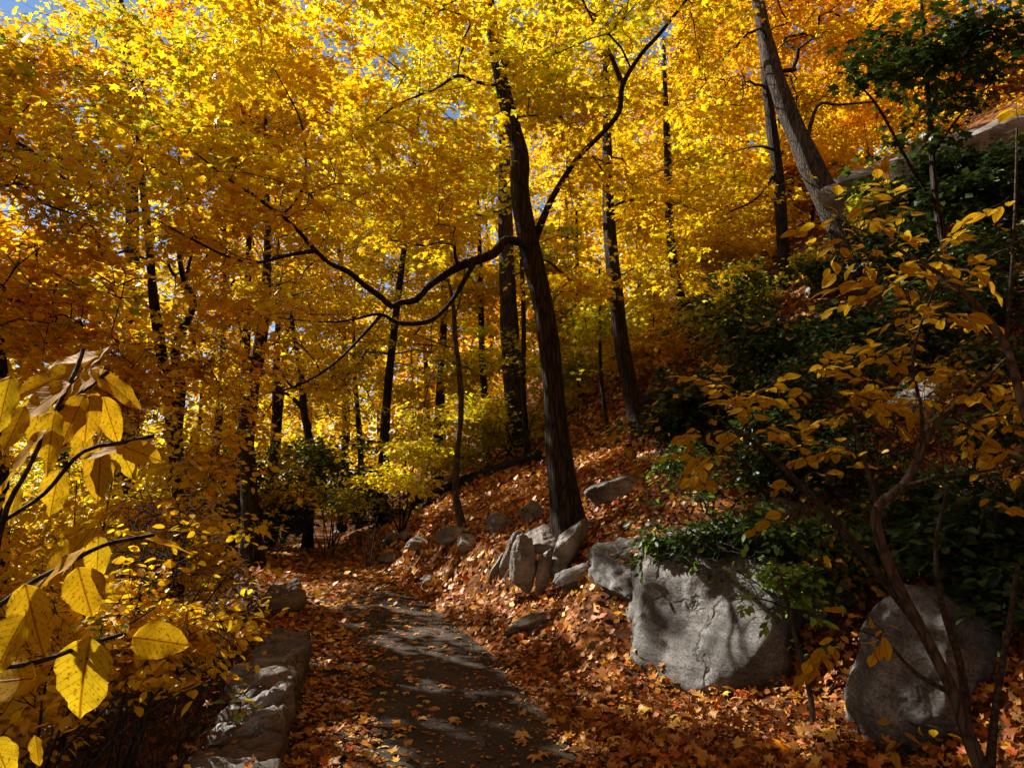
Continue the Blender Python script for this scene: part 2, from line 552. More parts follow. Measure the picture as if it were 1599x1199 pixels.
def place(tpl, C, f, n, size):
    """copies of a leaf shape: centre of stalk C, forward f, normal n, length size -> verts, faces, uv"""
    V, Fc = tpl
    k = len(V)
    f = norm(f)
    s = norm(np.cross(f, n))
    n = np.cross(s, f)
    P = C[:, None, :] + size[:, None, None] * (V[None, :, 0:1] * s[:, None, :] + V[None, :, 1:2] * f[:, None, :] + V[None, :, 2:3] * n[:, None, :])
    FF = (Fc[None] + (np.arange(len(C)) * k)[:, None, None]).reshape(-1, 3)
    return P.reshape(-1, 3), FF


def leaf_mesh(name, tpl, C, f, n, size, col, mat, origin=(0, 0, 0), uv=False):
    V, FF = place(tpl, C, f, n, size)
    k = len(tpl[0])
    uvv = np.tile(tpl[0][:, :2], (len(C), 1)) if uv else None
    return mesh_data(name, V - np.asarray(origin), [FF], mat, col=np.repeat(col, k, axis=0), uvv=uvv)


def frame_matrix(C, f, n, size):
    f = norm(f)
    s = norm(np.cross(f, n))
    n = np.cross(s, f)
    M = np.eye(4)
    M[:3, 0], M[:3, 1], M[:3, 2], M[:3, 3] = s * size, f * size, n * size, C
    return Matrix(M.tolist())


_variants = {}


def leaf_variants(key, tpl, pal, mat, k=8, uv=True, warp=0.12):
    """a few meshes of one leaf kind, shared by all single leaves of that kind"""
    if key not in _variants:
        out = []
        for _ in range(k):
            V = tpl[0].copy()
            V[:, 2] += warp * RNG.uniform(-1, 1) * V[:, 0] + warp * RNG.uniform(-1.2, 0.6) * V[:, 1] ** 2 + RNG.normal(0, warp * 0.12, len(V))
            V[:, 0] *= RNG.uniform(0.88, 1.1)
            c = np.repeat(colours(pal, 1), len(V), axis=0)
            out.append(mesh_data(key, V, [tpl[1]], mat, col=c, uvv=tpl[0][:, :2] if uv else None))
        _variants[key] = out
    return _variants[key]


def leaf_parts(parent, meshes, C, f, n, size, name='leaf'):
    L = np.array(parent.location) if parent is not None else np.zeros(3)
    for i in range(len(C)):
        o = bpy.data.objects.new(name, meshes[int(RNG.integers(len(meshes)))])
        sc.collection.objects.link(o)
        if parent is not None:
            o.parent = parent
        o.matrix_basis = frame_matrix(C[i] - L, f[i], n[i], float(size[i]))


# ------------------------------------------------------------------ gaps the sun shines through
GAPS = []                                    # (point on the lit surface, radius)


def gap(px, py, r, p=None):
    q = G(px, py) if p is None else np.asarray(p, float)
    GAPS.append((q, r))


def sunlit_keep(P, soft=0.35):
    """False for leaves that stand in the way of a sun fleck"""
    keep = np.ones(len(P), bool)
    for q, r in GAPS:
        v = P - q
        t = v @ S
        d = np.linalg.norm(v - t[:, None] * S, axis=1)
        keep &= ~((t > 0.25) & (d < r * (1 + soft * (RNG.random(len(P)) - 0.5))))
    return keep


# ------------------------------------------------------------------ tubes, trunks
def tube(pts, rad, sides):
    pts = np.asarray(pts, float)
    rad = np.asarray(rad, float)
    T = np.gradient(pts, axis=0)
    T = norm(T)
    mean = np.abs(T.mean(0))
    ref = np.eye(3)[int(np.argmin(mean))]
    A = norm(np.cross(T, ref))
    B = np.cross(T, A)
    th = np.linspace(0, 2 * np.pi, sides, endpoint=False)
    ring = np.cos(th)[None, :, None] * A[:, None, :] + np.sin(th)[None, :, None] * B[:, None, :]
    V = pts[:, None, :] + ring * rad[:, None, None]
    m = len(pts)
    i = np.arange(m - 1)[:, None] * sides
    j = np.arange(sides)[None, :]
    j2 = (j + 1) % sides
    Q = np.stack([i + j, i + j2, i + sides + j2, i + sides + j], -1).reshape(-1, 4)
    return V.reshape(-1, 3), Q


class Tubes:
    def __init__(self): self.V, self.Q, self.n = [], [], 0

    def add(self, pts, rad, sides):
        V, Q = tube(pts, rad, sides)
        self.V.append(V)
        self.Q.append(Q + self.n)
        self.n += len(V)

    def build(self, name, mat, parent=None, smooth=True):
        L = np.array(parent.location) if parent is not None else np.zeros(3)
        return link(name, mesh_data(name, np.concatenate(self.V) - L, [np.concatenate(self.Q)], mat, smooth=smooth), parent)


def spline(ctrl, step):
    """Catmull-Rom through rows of ctrl (position + radius), resampled"""
    c = np.asarray(ctrl, float)
    if len(c) == 2:
        seg = max(2, int(np.linalg.norm(c[1, :3] - c[0, :3]) / step) + 1)
        u = np.linspace(0, 1, seg)[:, None]
        return c[0] * (1 - u) + c[1] * u
    P = np.vstack([2 * c[0] - c[1], c, 2 * c[-1] - c[-2]])
    out = []
    for k in range(1, len(P) - 2):
        m = max(2, int(np.linalg.norm(P[k + 1, :3] - P[k, :3]) / step) + 1)
        u = np.linspace(0, 1, m, endpoint=False)[:, None]
        a, b, cc, d = P[k - 1], P[k], P[k + 1], P[k + 2]
        out.append(0.5 * (2 * b + (cc - a) * u + (2 * a - 5 * b + 4 * cc - d) * u ** 2 + (3 * b - a - 3 * cc + d) * u ** 3))
    out.append(c[-1:])
    return np.concatenate(out)


def trunk_mesh(ctrl, sides, step, flare=0.35, rough=0.06, seed=0):
    c = spline(ctrl, step)
    pts, rad = c[:, :3].copy(), np.maximum(c[:, 3], 0.004)
    hgt = np.concatenate([[0], np.cumsum(np.linalg.norm(np.diff(pts, axis=0), axis=1))])
    V, Q = tube(pts, rad, sides)
    V = V.reshape(len(pts), sides, 3)
    th = np.linspace(0, 2 * np.pi, sides, endpoint=False)[None]
    H = hgt[:, None]
    r0 = rad[0]
    root = flare * np.exp(-H / (r0 * 2.2)) * (1 + 0.7 * np.sin(5 * th + seed) + 0.3 * np.sin(3 * th + 2 * seed))
    k = rough * (np.sin(7 * th + 1.3 * np.sin(H * 2.1 + seed) + seed) * 0.5 + np.sin(13 * th + 1.1 * np.sin(H * 3.7) + 2) * 0.35
                 + np.sin(2 * th + H * 1.3 + seed) * 0.7) + 0.03 * np.sin(H * 5 + seed)
    V = pts[:, None, :] + (V - pts[:, None, :]) * (1 + root + k)[:, :, None]
    return V.reshape(-1, 3), [Q]


def px_ctrl(rows):
    """rows of (px, py, width in px, Y) -> points with radius"""
    out = []
    for px, py, wd, Y in rows:
        p = U(px, py, Y)
        out.append([*p, wd / 2 / F * Y])
    return out


# ------------------------------------------------------------------ trees
TRUNKS = []                                   # projected trunks that sprays in front leave mostly open


def note_trunk(ctrl, keep=0.15):
    c = spline(ctrl, 0.3)
    x, y, z = proj(c[:, :3])
    TRUNKS.append((x, y, z, c[:, 3] * F / np.maximum(z, 0.1), keep))


def open_trunks(T, R=0.0):
    keep = np.ones(len(T), bool)
    x, y, z = proj(T)
    for tx, ty, tz, tw, kp in TRUNKS:
        d = np.abs(x[:, None] - tx[None]) + 0.0
        hit = (np.hypot(d, np.maximum(0, np.abs(y[:, None] - ty[None]) - 14)) < (tw + R * F / np.maximum(z, 0.5)[:, None])) & (z[:, None] < tz[None] - 0.2)
        keep &= ~(hit.any(1) & (RNG.random(len(T)) > kp))
    return keep


def sample_blobs(blobs, n, clump=0.9, seed=0):
    """n spray points inside ellipsoids (centre, radii, weight), denser in clumps"""
    wt = np.array([b[2] for b in blobs], float)
    k = RNG.choice(len(blobs), n * 3, p=wt / wt.sum())
    C = np.array([b[0] for b in blobs])[k]
    R = np.array([b[1] for b in blobs])[k]
    d = norm(RNG.normal(size=(n * 3, 3)))
    r = RNG.random((n * 3, 1)) ** (1 / 2.1)
    P = C + d * R * r
    v = np.array([noise.noise((p[0] * clump + seed, p[1] * clump, p[2] * clump * 1.7)) for p in P])
    o = np.argsort(-(v + RNG.normal(0, 0.22, len(v))))
    return P[o[:n]]


def grow(seed_pts, seed_rad, targets, seg=0.28, wig=0.07, tip=0.004, up=0.25):
    """joins every spray to the limbs already there; returns branch paths and the outward direction at each spray"""
    seed_pts = np.asarray(seed_pts, float)
    m = len(targets)
    cap = len(seed_pts) + m * 40
    pts = np.zeros((cap, 3))
    par = np.full(cap, -1)
    cnt = np.zeros(cap)
    lim = np.full(cap, 9.0)
    n0 = n = len(seed_pts)
    pts[:n] = seed_pts
    lim[:n] = np.asarray(seed_rad) * 0.55
    dist = np.array([np.min(np.linalg.norm(seed_pts - t, axis=1)) for t in targets])
    paths = []
    dirs = np.zeros((m, 3))
    for k in np.argsort(dist):
        t = targets[k]
        v = pts[:n] - t
        d = np.linalg.norm(v, axis=1) + up * np.maximum(v[:, 2], 0) * 2.0 + 0.25 * (np.arange(n) < n0 * 0)
        i = int(np.argmin(d))
        p = pts[i]
        D = np.linalg.norm(t - p)
        q = int(np.clip(D / seg, 2, 30))
        u = np.linspace(0, 1, q + 1)[1:, None]
        side = RNG.normal(0, 1, 3) * wig * D
        line = p + (t - p) * u + np.array([0, 0, 1.0]) * (u * (1 - u)) * D * 0.25 + side * np.sin(u * np.pi) + RNG.normal(0, 0.018, (q, 3)) * (u < 0.999)
        ids = np.arange(n, n + q)
        pts[ids] = line
        par[ids[0]] = i
        par[ids[1:]] = ids[:-1]
        lim[ids] = lim[i]
        paths.append([i] + ids.tolist())
        n += q
        dirs[k] = t - p if q < 3 else line[-1] - line[-3]
    cnt[:n] = 0
    for pth in paths:
        cnt[pth[-1]] += 1
    for i in range(n - 1, n0 - 1, -1):
        if par[i] >= n0:
            cnt[par[i]] += cnt[i]
    rad = np.minimum(tip * np.maximum(cnt, 1) ** 0.52, lim)
    return pts, rad, paths, norm(dirs)


def spray_leaves(T, dirs, per, R, droop=0.28, flat=0.05, tilt=0.38, size=0.11, svar=0.22):
    """leaves on flat drooping sprays round each point"""
    m = len(T)
    n = m * per
    i = np.repeat(np.arange(m), per)
    d = dirs[i].copy()
    d[:, 2] *= 0.3
    d = norm(d + RNG.normal(0, 0.15, (n, 3)) * [1, 1, 0.4])
    lat = norm(np.cross(d, [0, 0, 1.0]))
    rr = (R * RNG.uniform(0.7, 1.3, m))[i]
    a = RNG.uniform(-0.75, 0.8, n)
    b = RNG.normal(0, 0.42, n) * (1 - 0.5 * np.abs(a))
    P = T[i] + d * (a * rr)[:, None] + lat * (b * rr)[:, None]
    P[:, 2] += -droop * rr * (np.maximum(a, 0) ** 2 + b * b) + RNG.normal(0, flat, n) * rr * 2
    nr = np.tile([0, 0, 1.0], (n, 1)) + d * (droop * 0.8 * np.maximum(a, 0))[:, None] + RNG.normal(0, tilt, (n, 3))
    f = d * 0.7 + lat * (np.sign(b) * 0.8)[:, None] + RNG.normal(0, 0.35, (n, 3))
    f[:, 2] -= 0.35
    sz = size * np.clip(RNG.normal(1, svar, n), 0.5, 1.6)
    return P, norm(f), norm(nr), sz


def twigs_for(tb, T, dirs, R, k=3, r=0.0035):
    for t, d in zip(T, dirs):
        for _ in range(k):
            e = d + RNG.normal(0, 0.55, 3) * [1, 1, 0.4]
            e = e / np.linalg.norm(e) * R * RNG.uniform(0.6, 1.0)
            u = np.linspace(0, 1, 3)[:, None]
            p = t + e * u + np.array([0, 0, -0.18 * R]) * u ** 2
            tb.add(p, r * np.array([1, 0.7, 0.25]), 3)


def reseed(label):
    """every plant keeps its own shape whatever is changed elsewhere"""
    global RNG
    k = zlib.crc32(label.encode())
    RNG = np.random.default_rng(k)
    random.seed(k)


def tree(name, label, trunk, limbs=(), blobs=(), sprays=0, per=30, R=0.42, leaf='MAPLE', size=0.11, pal=(('gold', 1.0),), bark=None,
         sides=18, step=0.12, flare=0.35, cat='tree', group=None, peel=0, peel_key=None, twig_k=2, lmat=None, mind=0.0, tilt=0.38, carve=True,
         clump=0.9, droop=0.28, keep=0.12, trunkname='trunk', tip=0.004, rough=0.06, base=None, up=0.25, peel_range=(0, 1e9), seg=None):
    reseed(label)
    bark = bark or M_BARK
    lmat = lmat or M_LEAF
    b = np.array(trunk[0][:3])
    root = empty(name, b, label, cat, group)
    sd = float(RNG.uniform(0, 6))
    V, Q = trunk_mesh(trunk, sides, step, flare, rough, sd)
    link(trunkname, mesh_data(trunkname, V - b, Q, bark, smooth=True), root)
    seeds = [spline(trunk, 0.35)]
    seeds[0] = seeds[0][len(seeds[0]) // 3:]
    for lb in limbs:
        lb = [lb[0]] + [[p[0] + random.gauss(0, .7 * p[3]), p[1] + random.gauss(0, .7 * p[3]), p[2] + random.gauss(0, .7 * p[3]), p[3] * random.uniform(.72, .95)] for p in lb[1:]]
        V, Q = trunk_mesh(lb, 10, 0.1, 0.0, 0.10, sd + len(seeds))
        link('limb', mesh_data('limb', V - b, Q, bark, smooth=True), root)
        seeds.append(spline(lb, 0.25))
    sds = np.concatenate(seeds)
    if not sprays:
        return root
    T = sample_blobs(blobs, sprays, clump, sd)
    T = T[T[:, 2] > h(T[:, 0], T[:, 1]) + 0.15]
    if mind:
        T = T[np.linalg.norm(T - CAM, axis=1) > mind]
    T = T[open_trunks(T, R * 0.5)]
    pts, rad, paths, dirs = grow(sds[:, :3], sds[:, 3], T, tip=tip, up=up, seg=seg or max(.16, .05 * float(np.median(proj(T)[2]))))
    tb = Tubes()
    for pth in paths:
        r = rad[pth].copy()
        r[0] = r[1] if len(r) > 1 else r[0]
        tb.add(pts[pth], r, 5 if r.max() > 0.022 else 3)
    if twig_k:
        twigs_for(tb, T, dirs, R, twig_k)
    tb.build('crown_branching', bark if bark is not M_BARKG else M_BARK, root)
    P, f, n, sz = spray_leaves(T, dirs, per, R, size=size, tilt=tilt, droop=droop)
    ok = open_trunks(P, 0.0) | (RNG.random(len(P)) < 0.3)
    if carve:
        ok &= sunlit_keep(P)
    if mind:
        ok &= np.linalg.norm(P - CAM, axis=1) > mind * 0.8
    P, f, n, sz = P[ok], f[ok], n[ok], sz[ok]
    which = RNG.choice(len(pal), len(P), p=np.array([q[1] for q in pal]) / sum(q[1] for q in pal))
    # whole boughs tend to one tint
    bn = np.array([noise.noise((p[0] * 0.6 + sd, p[1] * 0.6, p[2] * 0.8)) for p in T])
    thr = np.cumsum([q[1] for q in pal]) / sum(q[1] for q in pal)
    rank = np.argsort(np.argsort(bn)) / max(1, len(bn))
    tint = np.searchsorted(thr, rank).clip(0, len(pal) - 1)[np.repeat(np.arange(len(T)), per)[ok]]
    which = np.where(RNG.random(len(P)) < 0.6, tint, which)
    col = np.zeros((len(P), 3))
    for k, q in enumerate(pal):
        m = which == k
        col[m] = colours(q[0], int(m.sum()))
    tpl = {'MAPLE': MAPLE, 'KITE': KITE, 'OVATE': OVATE, 'LANCE': LANCE, 'MAPLE_LO': MAPLE_LO, 'OVATE_LO': OVATE_LO}[leaf]
    if peel:
        x, y, z = proj(P)
        vis = (x > 10) & (x < 1589) & (y > 10) & (y < 1189) & (z > peel_range[0]) & (z < peel_range[1])
        score = np.where(vis, sz / np.maximum(z, 0.2), 0)
        idx = np.argsort(-score)[:peel]
        idx = idx[score[idx] > 0]
        big = {'MAPLE': MAPLE_FINE, 'OVATE': OVATE}.get(leaf, tpl)
        leaf_parts(root, leaf_variants(peel_key or pal[0][0] + leaf, big, pal[0][0], lmat), P[idx], f[idx], n[idx], sz[idx])
        rest = np.ones(len(P), bool)
        rest[idx] = False
        P, f, n, sz, col = P[rest], f[rest], n[rest], sz[rest], col[rest]
    me = leaf_mesh('crown', tpl, P, f, n, sz, col, lmat, b)
    o = link('crown', me, root)
    if peel:
        o['kind'] = 'stuff'
    global NLEAF
    NLEAF += len(P)
    return root


NLEAF = 0


def B(px, py, Y, rx, ry, rz, wt=1.0):
    return (U(px, py, Y), np.array([rx, ry, rz]), wt)


# ------------------------------------------------------------------ where the sun reaches the ground, rocks and shrubs
for ax, ay, bx, by, r in [(600, 952, 662, 968, .11), (578, 1005, 679, 1040, .09), (635, 1067, 776, 1110, .085), (688, 1031, 802, 1062, .09), (776, 1075, 890, 1132, .09), (750, 1132, 820, 1159, .06),
                          (829, 1071, 895, 1097, .08), (640, 985, 700, 1000, .06), (560, 1060, 640, 1085, .04), (720, 1060, 800, 1080, .05), (660, 1050, 720, 1068, .04), (800, 1100, 870, 1120, .05), (840, 1140, 920, 1165, .06), (610, 1000, 650, 1010, .05), (700, 1160, 760, 1180, .04), (600, 930, 650, 936, .1), (700, 1090, 760, 1125, .05)]:
    qa, qb = G(ax, ay), G(bx, by)
    m_ = int(np.linalg.norm(qb - qa) / .11) + 2
    for q in range(m_):
        u = q / (m_ - 1)
        gap(0, 0, r * random.uniform(.55, 1.1) * (.6 + .5 * math.sin(math.pi * u)), qa * (1 - u) + qb * u + np.array([random.gauss(0, .03), random.gauss(0, .03), 0]))
for px, py, r in [(690, 885, .45), (640, 870, .4), (740, 900, .45), (790, 925, .4), (840, 935, .4), (880, 920, .35), (720, 930, .35), (900, 950, .3), (950, 925, .25),
                  (1000, 1090, .3), (1060, 1105, .33), (1120, 1115, .33), (940, 1085, .22), (1180, 1105, .33), (1240, 1095, .33), (1300, 1085, .28), (1250, 1130, .24),
                  (1150, 1140, .2), (1330, 1120, .24), (880, 1075, .1), (560, 830, .5), (480, 858, .5), (440, 872, .4), (600, 800, .5), (700, 790, .5), (930, 720, .5),
                  (520, 1050, .12), (545, 1110, .12), (500, 1180, .12), (530, 1160, .1), (560, 985, .12), (640, 905, .3), (550, 905, .25), (480, 1000, .1)]:
    gap(px, py, r * 1.1)
for px, py, Y, r in [(1120, 1020, 5.15, .15), (1150, 1000, 5.15, .13), (1095, 1050, 5.1, .13), (1070, 1065, 5.05, .09), (1175, 975, 5.2, .08), (1185, 1035, 5.15, .06), (1130, 985, 5.2, .08), (1150, 1060, 5.1, .05), (985, 920, 6.1, .10), (1010, 890, 6.2, .05), (1045, 940, 5.8, .05),
                     (1060, 870, 6.0, .08), (1415, 1010, 3.78, .17), (1392, 975, 3.85, .11), (1450, 1085, 3.7, .16), (1440, 950, 3.95, .1), (1395, 1060, 3.75, .1), (1470, 1130, 3.65, .12), (1475, 1030, 3.82, .07),
                     (1470, 930, 5.0, .12), (1180, 935, 5.1, .1), (815, 880, 7.6, .24), (846, 888, 7.6, .2), (884, 848, 7.7, .22), (905, 890, 7.3, .2), (845, 840, 7.9, .13), (930, 880, 7.2, .09), (780, 825, 9, .13), (730, 855, 9.3, .2),
                     (1180, 900, 5.1, .2), (1150, 930, 5.0, .2), (1100, 850, 5.5, .2), (1200, 940, 4.9, .16), (1060, 780, 6, .25), (1050, 720, 6.2, .22), (1110, 810, 5.8, .22), (1150, 770, 5.8, .18), (1240, 930, 4.95, .14), (1080, 830, 5.8, .15),
                     (400, 1130, 3.5, .13), (440, 1070, 4.2, .12), (375, 1170, 3.3, .12), (460, 1030, 5, .1), (430, 1105, 3.8, .1),
                      (1240, 240, 12, .35), (1265, 300, 12, .3), (1220, 160, 12, .35), (1300, 345, 12, .25), (1255, 265, 12, .2),
                     (300, 900, 4.8, .45), (340, 950, 4.6, .35), (250, 850, 5, .4), (370, 920, 4.8, .3), (200, 780, 4.5, .35), (320, 840, 5.2, .35), (400, 990, 4.4, .25), (300, 1010, 4.2, .25), (150, 830, 4, .3),
                     (640, 690, 13, .8), (720, 640, 13, .8), (590, 750, 13, .7), (650, 620, 13, .8), (20, 650, 1.3, .09), (110, 640, 1.3, .06), (60, 870, 1.25, .06), (150, 860, 1.3, .05), (190, 700, 1.3, .05)]:
    gap(0, 0, r, U(px, py, Y))

for _ in range(240):                          # stray flecks all over the bank, path edge and slope
    px, py = random.uniform(470, 1350), random.uniform(800, 1190)
    gap(px, py, random.uniform(.03, .11))
for px, py, r in [(1470, 300, .8), (1510, 280, .9), (1560, 250, .9), (1590, 230, .8), (1430, 325, .6), (1306, 440, .5), (1330, 420, .4), (1440, 625, .3)]:
    gap(px, py, r)
for _ in range(60):
    px, py = random.uniform(600, 1100), random.uniform(640, 830)
    gap(px, py, random.uniform(.08, .25))

# ------------------------------------------------------------------ ground
def build_ground():
    u = np.linspace(-1, 1, 230)
    X = 7.0 * u + 150 * np.sign(u) * np.abs(u) ** 7
    v = np.linspace(-0.72, 1, 240)
    Y = 7 + 8.5 * v + 200 * np.sign(v) * np.abs(v) ** 7
    XX, YY = np.meshgrid(X, Y)
    V = np.stack([XX, YY, h(XX, YY)], -1).reshape(-1, 3)
    nx, ny = len(X), len(Y)
    i = (np.arange(ny - 1)[:, None] * nx + np.arange(nx - 1)[None]).ravel()
    Q = np.stack([i, i + 1, i + nx + 1, i + nx], 1)
    tag(link('ground', mesh_data('ground', V, [Q], M_FLOOR, smooth=True)), kind='structure')
    ys = np.linspace(-4, 17, 120)
    us = np.linspace(0, 1, 9)
    V = np.array([[xl(y) + 0.02 + (xr(y) - xl(y) - 0.02) * q, y, 0.004 + 0.02 * (1 - (2 * q - 1) ** 2)] for y in ys for q in us])
    nx = len(us)
    i = (np.arange(len(ys) - 1)[:, None] * nx + np.arange(nx - 1)[None]).ravel()
    Q = np.stack([i, i + 1, i + nx + 1, i + nx], 1)
    tag(link('path', mesh_data('path', V, [Q], M_ASPH, smooth=True)), kind='structure')


build_ground()


# ------------------------------------------------------------------ rocks
def rock_mesh(name, size, seed, mat, facets=8, rot=(0, 0, 0), strata=0.045, amp=0.10, sub=5, cut=0.80, sdir=(0.3, 0.2, 1.0), fine=0.02, planes=()):
    bm = bmesh.new()
    bmesh.ops.create_icosphere(bm, subdivisions=sub, radius=1.0)
    me = bpy.data.meshes.new(name)
    bm.to_mesh(me)
    bm.free()
    n = len(me.vertices)
    V = np.zeros(n * 3)
    me.vertices.foreach_get('co', V)
    V = V.reshape(-1, 3)
    rg = np.random.default_rng(seed)
    D = norm(V)
    for _ in range(facets * 2):
        a = norm(rg.normal(size=3))
        c = rg.uniform(cut - 0.26, cut + 0.08)
        e = np.maximum(V @ a - c, 0)
        V = V - np.outer(e * 0.96, a)
    for nx_, ny_, nz_, c in planes:
        a = norm(np.array([nx_, ny_, nz_], float))
        V = V - np.outer(np.maximum(V @ a - c, 0) * .97, a)
    off = rg.uniform(0, 50, 3)
    lo = np.array([noise.fractal(Vector(v * 1.3 + off), 1.0, 2.1, 3) for v in V])
    hi = np.array([noise.fractal(Vector(v * 4.5 + off), 0.75, 2.1, 6) for v in V])
    ax = norm(np.array(sdir))
    st = V @ ax * 20 + lo * 3.5
    ridge = np.abs((st / 2 % 1) - 0.5) * 2
    V = V + D * (amp * lo + fine * 2.6 * hi + strata * (np.minimum(ridge, .55) - 0.3))[:, None]
    V = V * np.asarray(size)
    me.vertices.foreach_set('co', V.astype(np.float32).ravel())
    me.polygons.foreach_set('use_smooth', np.ones(len(me.polygons), bool))
    me.materials.append(mat)
    me.update()
    return me


GR = 'weathered rocks heaped at the foot of the big maple'


def rock(label, px, py, Y, size, seed, mat=None, rot=(0, 0, 0), name='rock', group=None, **kw):
    me = rock_mesh(name, size, seed, mat or M_ROCK, **kw)
    p = U(px, py, Y)
    if group != GR and name == 'rock':                 # bedded in the ground where it is seen
        p = G(px, py + 6)
        p[2] += .42 * size[2]
    if name == 'outcrop':
        p = G(px, py)
    o = link(name, me, None, p)
    o.rotation_euler = rot
    return tag(o, label, 'rock', group)


SL = dict(strata=.085, cut=.86, facets=6, sdir=(1, .35, .12), sub=5, amp=.08)
rock('tall pale upright slab, widest of those leaning at the foot of the big maple', 817, 882, 7.6, (.155, .10, .38), 3, M_ROCKW, (.12, .12, -.35), group=GR, **SL)
rock('narrow pale slab standing between two wider ones below the big maple', 848, 892, 7.5, (.085, .10, .30), 4, M_ROCKW, (.1, .22, -.3), group=GR, **SL)
rock('dark slanting slab on the path side of the rock heap below the big maple', 793, 872, 7.8, (.075, .13, .34), 5, M_ROCKW, (.1, .42, -.3), group=GR, **SL)
rock('thin blade of rock furthest down the heap towards the path', 778, 884, 7.9, (.05, .12, .22), 55, M_ROCK, (.1, .5, -.3), group=GR, **SL)
rock('flat pale rock capping the heap just below the roots of the big maple', 850, 840, 8.0, (.36, .3, .15), 6, M_ROCKW, (.3, -.22, .3), group=GR, strata=.06, sdir=(.3, .2, 1))
rock('steep pale boulder directly under the trunk of the big maple', 886, 850, 7.55, (.14, .16, .36), 7, M_ROCKW, (.15, .6, -.35), group=GR, **SL)
rock('long dappled boulder lowest in the heap, nearest the big boulder', 910, 900, 7.15, (.34, .2, .17), 8, M_ROCKW, (.1, -.38, .1), group=GR, strata=.06, sdir=(.8, .2, .6))
rock('dark wedge shaped rock behind the roots of the big maple, upslope side', 930, 852, 7.9, (.16, .24, .36), 9, M_ROCK, (.1, -.65, .1), group=GR, **SL)
rock('ragged little rock wedged under the sloping ledge of the heap', 868, 884, 7.6, (.12, .14, .16), 56, M_ROCK, (.1, .2, .5), group=GR, strata=.06)
rock('mossy rock tucked against the uphill roots of the big maple', 962, 775, 9.2, (.4, .35, .2), 10, M_ROCK, (0, -.2, .3))
rock('lumpy grey rock in the bank next to the rock heap', 783, 826, 9.0, (.26, .24, .2), 12, M_ROCK, (.1, .2, .5))
rock('squat grey rock hiding behind the lumpy one at the foot of the big maple', 836, 806, 9.2, (.24, .25, .2), 13, M_ROCK, (.2, .2, .1))
rock('small pale block facing the path below the crooked sapling', 731, 851, 9.3, (.17, .15, .16), 14, M_ROCKW, (.1, .1, -.6), sdir=(1, .2, .3))
rock('long low rock behind the small pale block on the bank', 712, 835, 9.9, (.36, .25, .15), 15, M_ROCK, (.0, -.1, .1))
rock('brown rounded stone lying alone in the leaves at the path edge', 671, 906, 9.6, (.19, .17, .12), 16, M_ROCKD, (0, -.1, .2), strata=.02)
rock('flat dark slab half buried in leaves beside the asphalt', 832, 976, 6.6, (.40, .22, .09), 17, M_ROCKD, (.1, -.34, .25), strata=.02, cut=.7)
rock('broken slab in the bank with a brown stone leaning on it', 612, 868, 12.0, (.26, .2, .14), 18, M_ROCK, (.1, -.3, .2))
rock('small brown stone leaning on the broken slab by the path bend', 592, 880, 11.8, (.13, .13, .13), 19, M_ROCKD, (0, .2, .1))
for k, (px, py, Y, s, lb) in enumerate([
        (655, 842, 11.5, .26, 'dark ledge rock in the bank, next after the long low rock'),
        (612, 832, 12.6, .24, 'pale knobbly rock halfway along the row in the far bank'),
        (580, 828, 13.3, .18, 'grey rock with a thin twig over it in the far bank'),
        (556, 826, 14.0, .2, 'bluish grey rock second from the end of the far bank row'),
        (527, 823, 14.6, .19, 'bluish grey rock ending the row where the path bends'),
        (636, 826, 12.6, .2, 'jagged rock poking from leaves above the ledge rock')]):
    rock(lb, px, py + 6, Y, (s * 1.15, s * .9, s * .6), 30 + k, M_ROCK if k % 2 else M_ROCKW, (.1, random.uniform(-.3, .3), random.uniform(-.5, .5)), group='rocks in a row along the far bank', sub=4)

rock('big smooth grey boulder beside the path with sun patches and a dark crack', 1128, 975, 5.85, (.86, .95, .88), 41, M_BOULDER, name='boulder', facets=5, amp=.10, strata=.010, cut=.97, sub=6, fine=.009, sdir=(.75, -.1, -.6),
     planes=[(-.60, -.66, .45, .70), (-.94, -.1, .3, .86), (0, -.1, 1, .88), (-.3, -.5, .8, .80)])
rock('sloping grey ledge between the rock heap and the big boulder', 1000, 905, 6.5, (.52, .6, .34), 42, M_BOULDER, (.1, .5, -.1), name='boulder', facets=5, amp=.12, strata=.03, cut=.86, sub=6, fine=.02, planes=[(-.5, -.6, .6, .5)])
rock('rounded boulder with sharp leaf shadows standing at the foot of the dark slope', 1436, 1065, 4.2, (.42, .5, .56), 52, M_BOULDER, (.1, .28, -.35), name='boulder', facets=3, amp=.17, strata=.010, cut=1.0, sub=6, fine=.010,
     planes=[(-.55, -.7, .5, .74)])
rock('dark boulder buried in the slope above the leaf shadowed one', 1455, 925, 5.3, (.36, .4, .34), 44, M_ROCKW, (.1, .3, .2), name='boulder', amp=.12)
rock('grey ledge showing through the green leaves above the big boulder', 1215, 815, 6.4, (.5, .4, .3), 45, M_ROCK, (.1, .3, .1), name='boulder', amp=.12)
rock('shadowed boulder deep under the leaves between the two sunlit boulders', 1290, 960, 5.5, (.4, .5, .55), 49, M_ROCK, (.1, .2, .1), name='boulder', amp=.12)
rock('bright outcrop of bare rock high on the hillside', 1520, 275, 14.5, (2.7, 1.4, 1.3), 46, M_ROCKW, (0, 0, 0), name='outcrop', amp=.14, facets=5, sub=5, strata=.05, planes=[(-.6, -.3, .75, .42)])
rock('smaller bare rock under the leaning trunk on the hillside', 1306, 442, 12.8, (.6, .6, .4), 47, M_ROCKW, (0, 0, .3), name='outcrop', amp=.16, strata=.05, planes=[(-.6, -.3, .75, .42)])
rock('pale rock glimpsed behind yellow leaves halfway up the slope', 1440, 625, 7.5, (.5, .4, .2), 48, M_ROCKW, (.2, -.5, .1), name='outcrop', amp=.16, strata=.04)


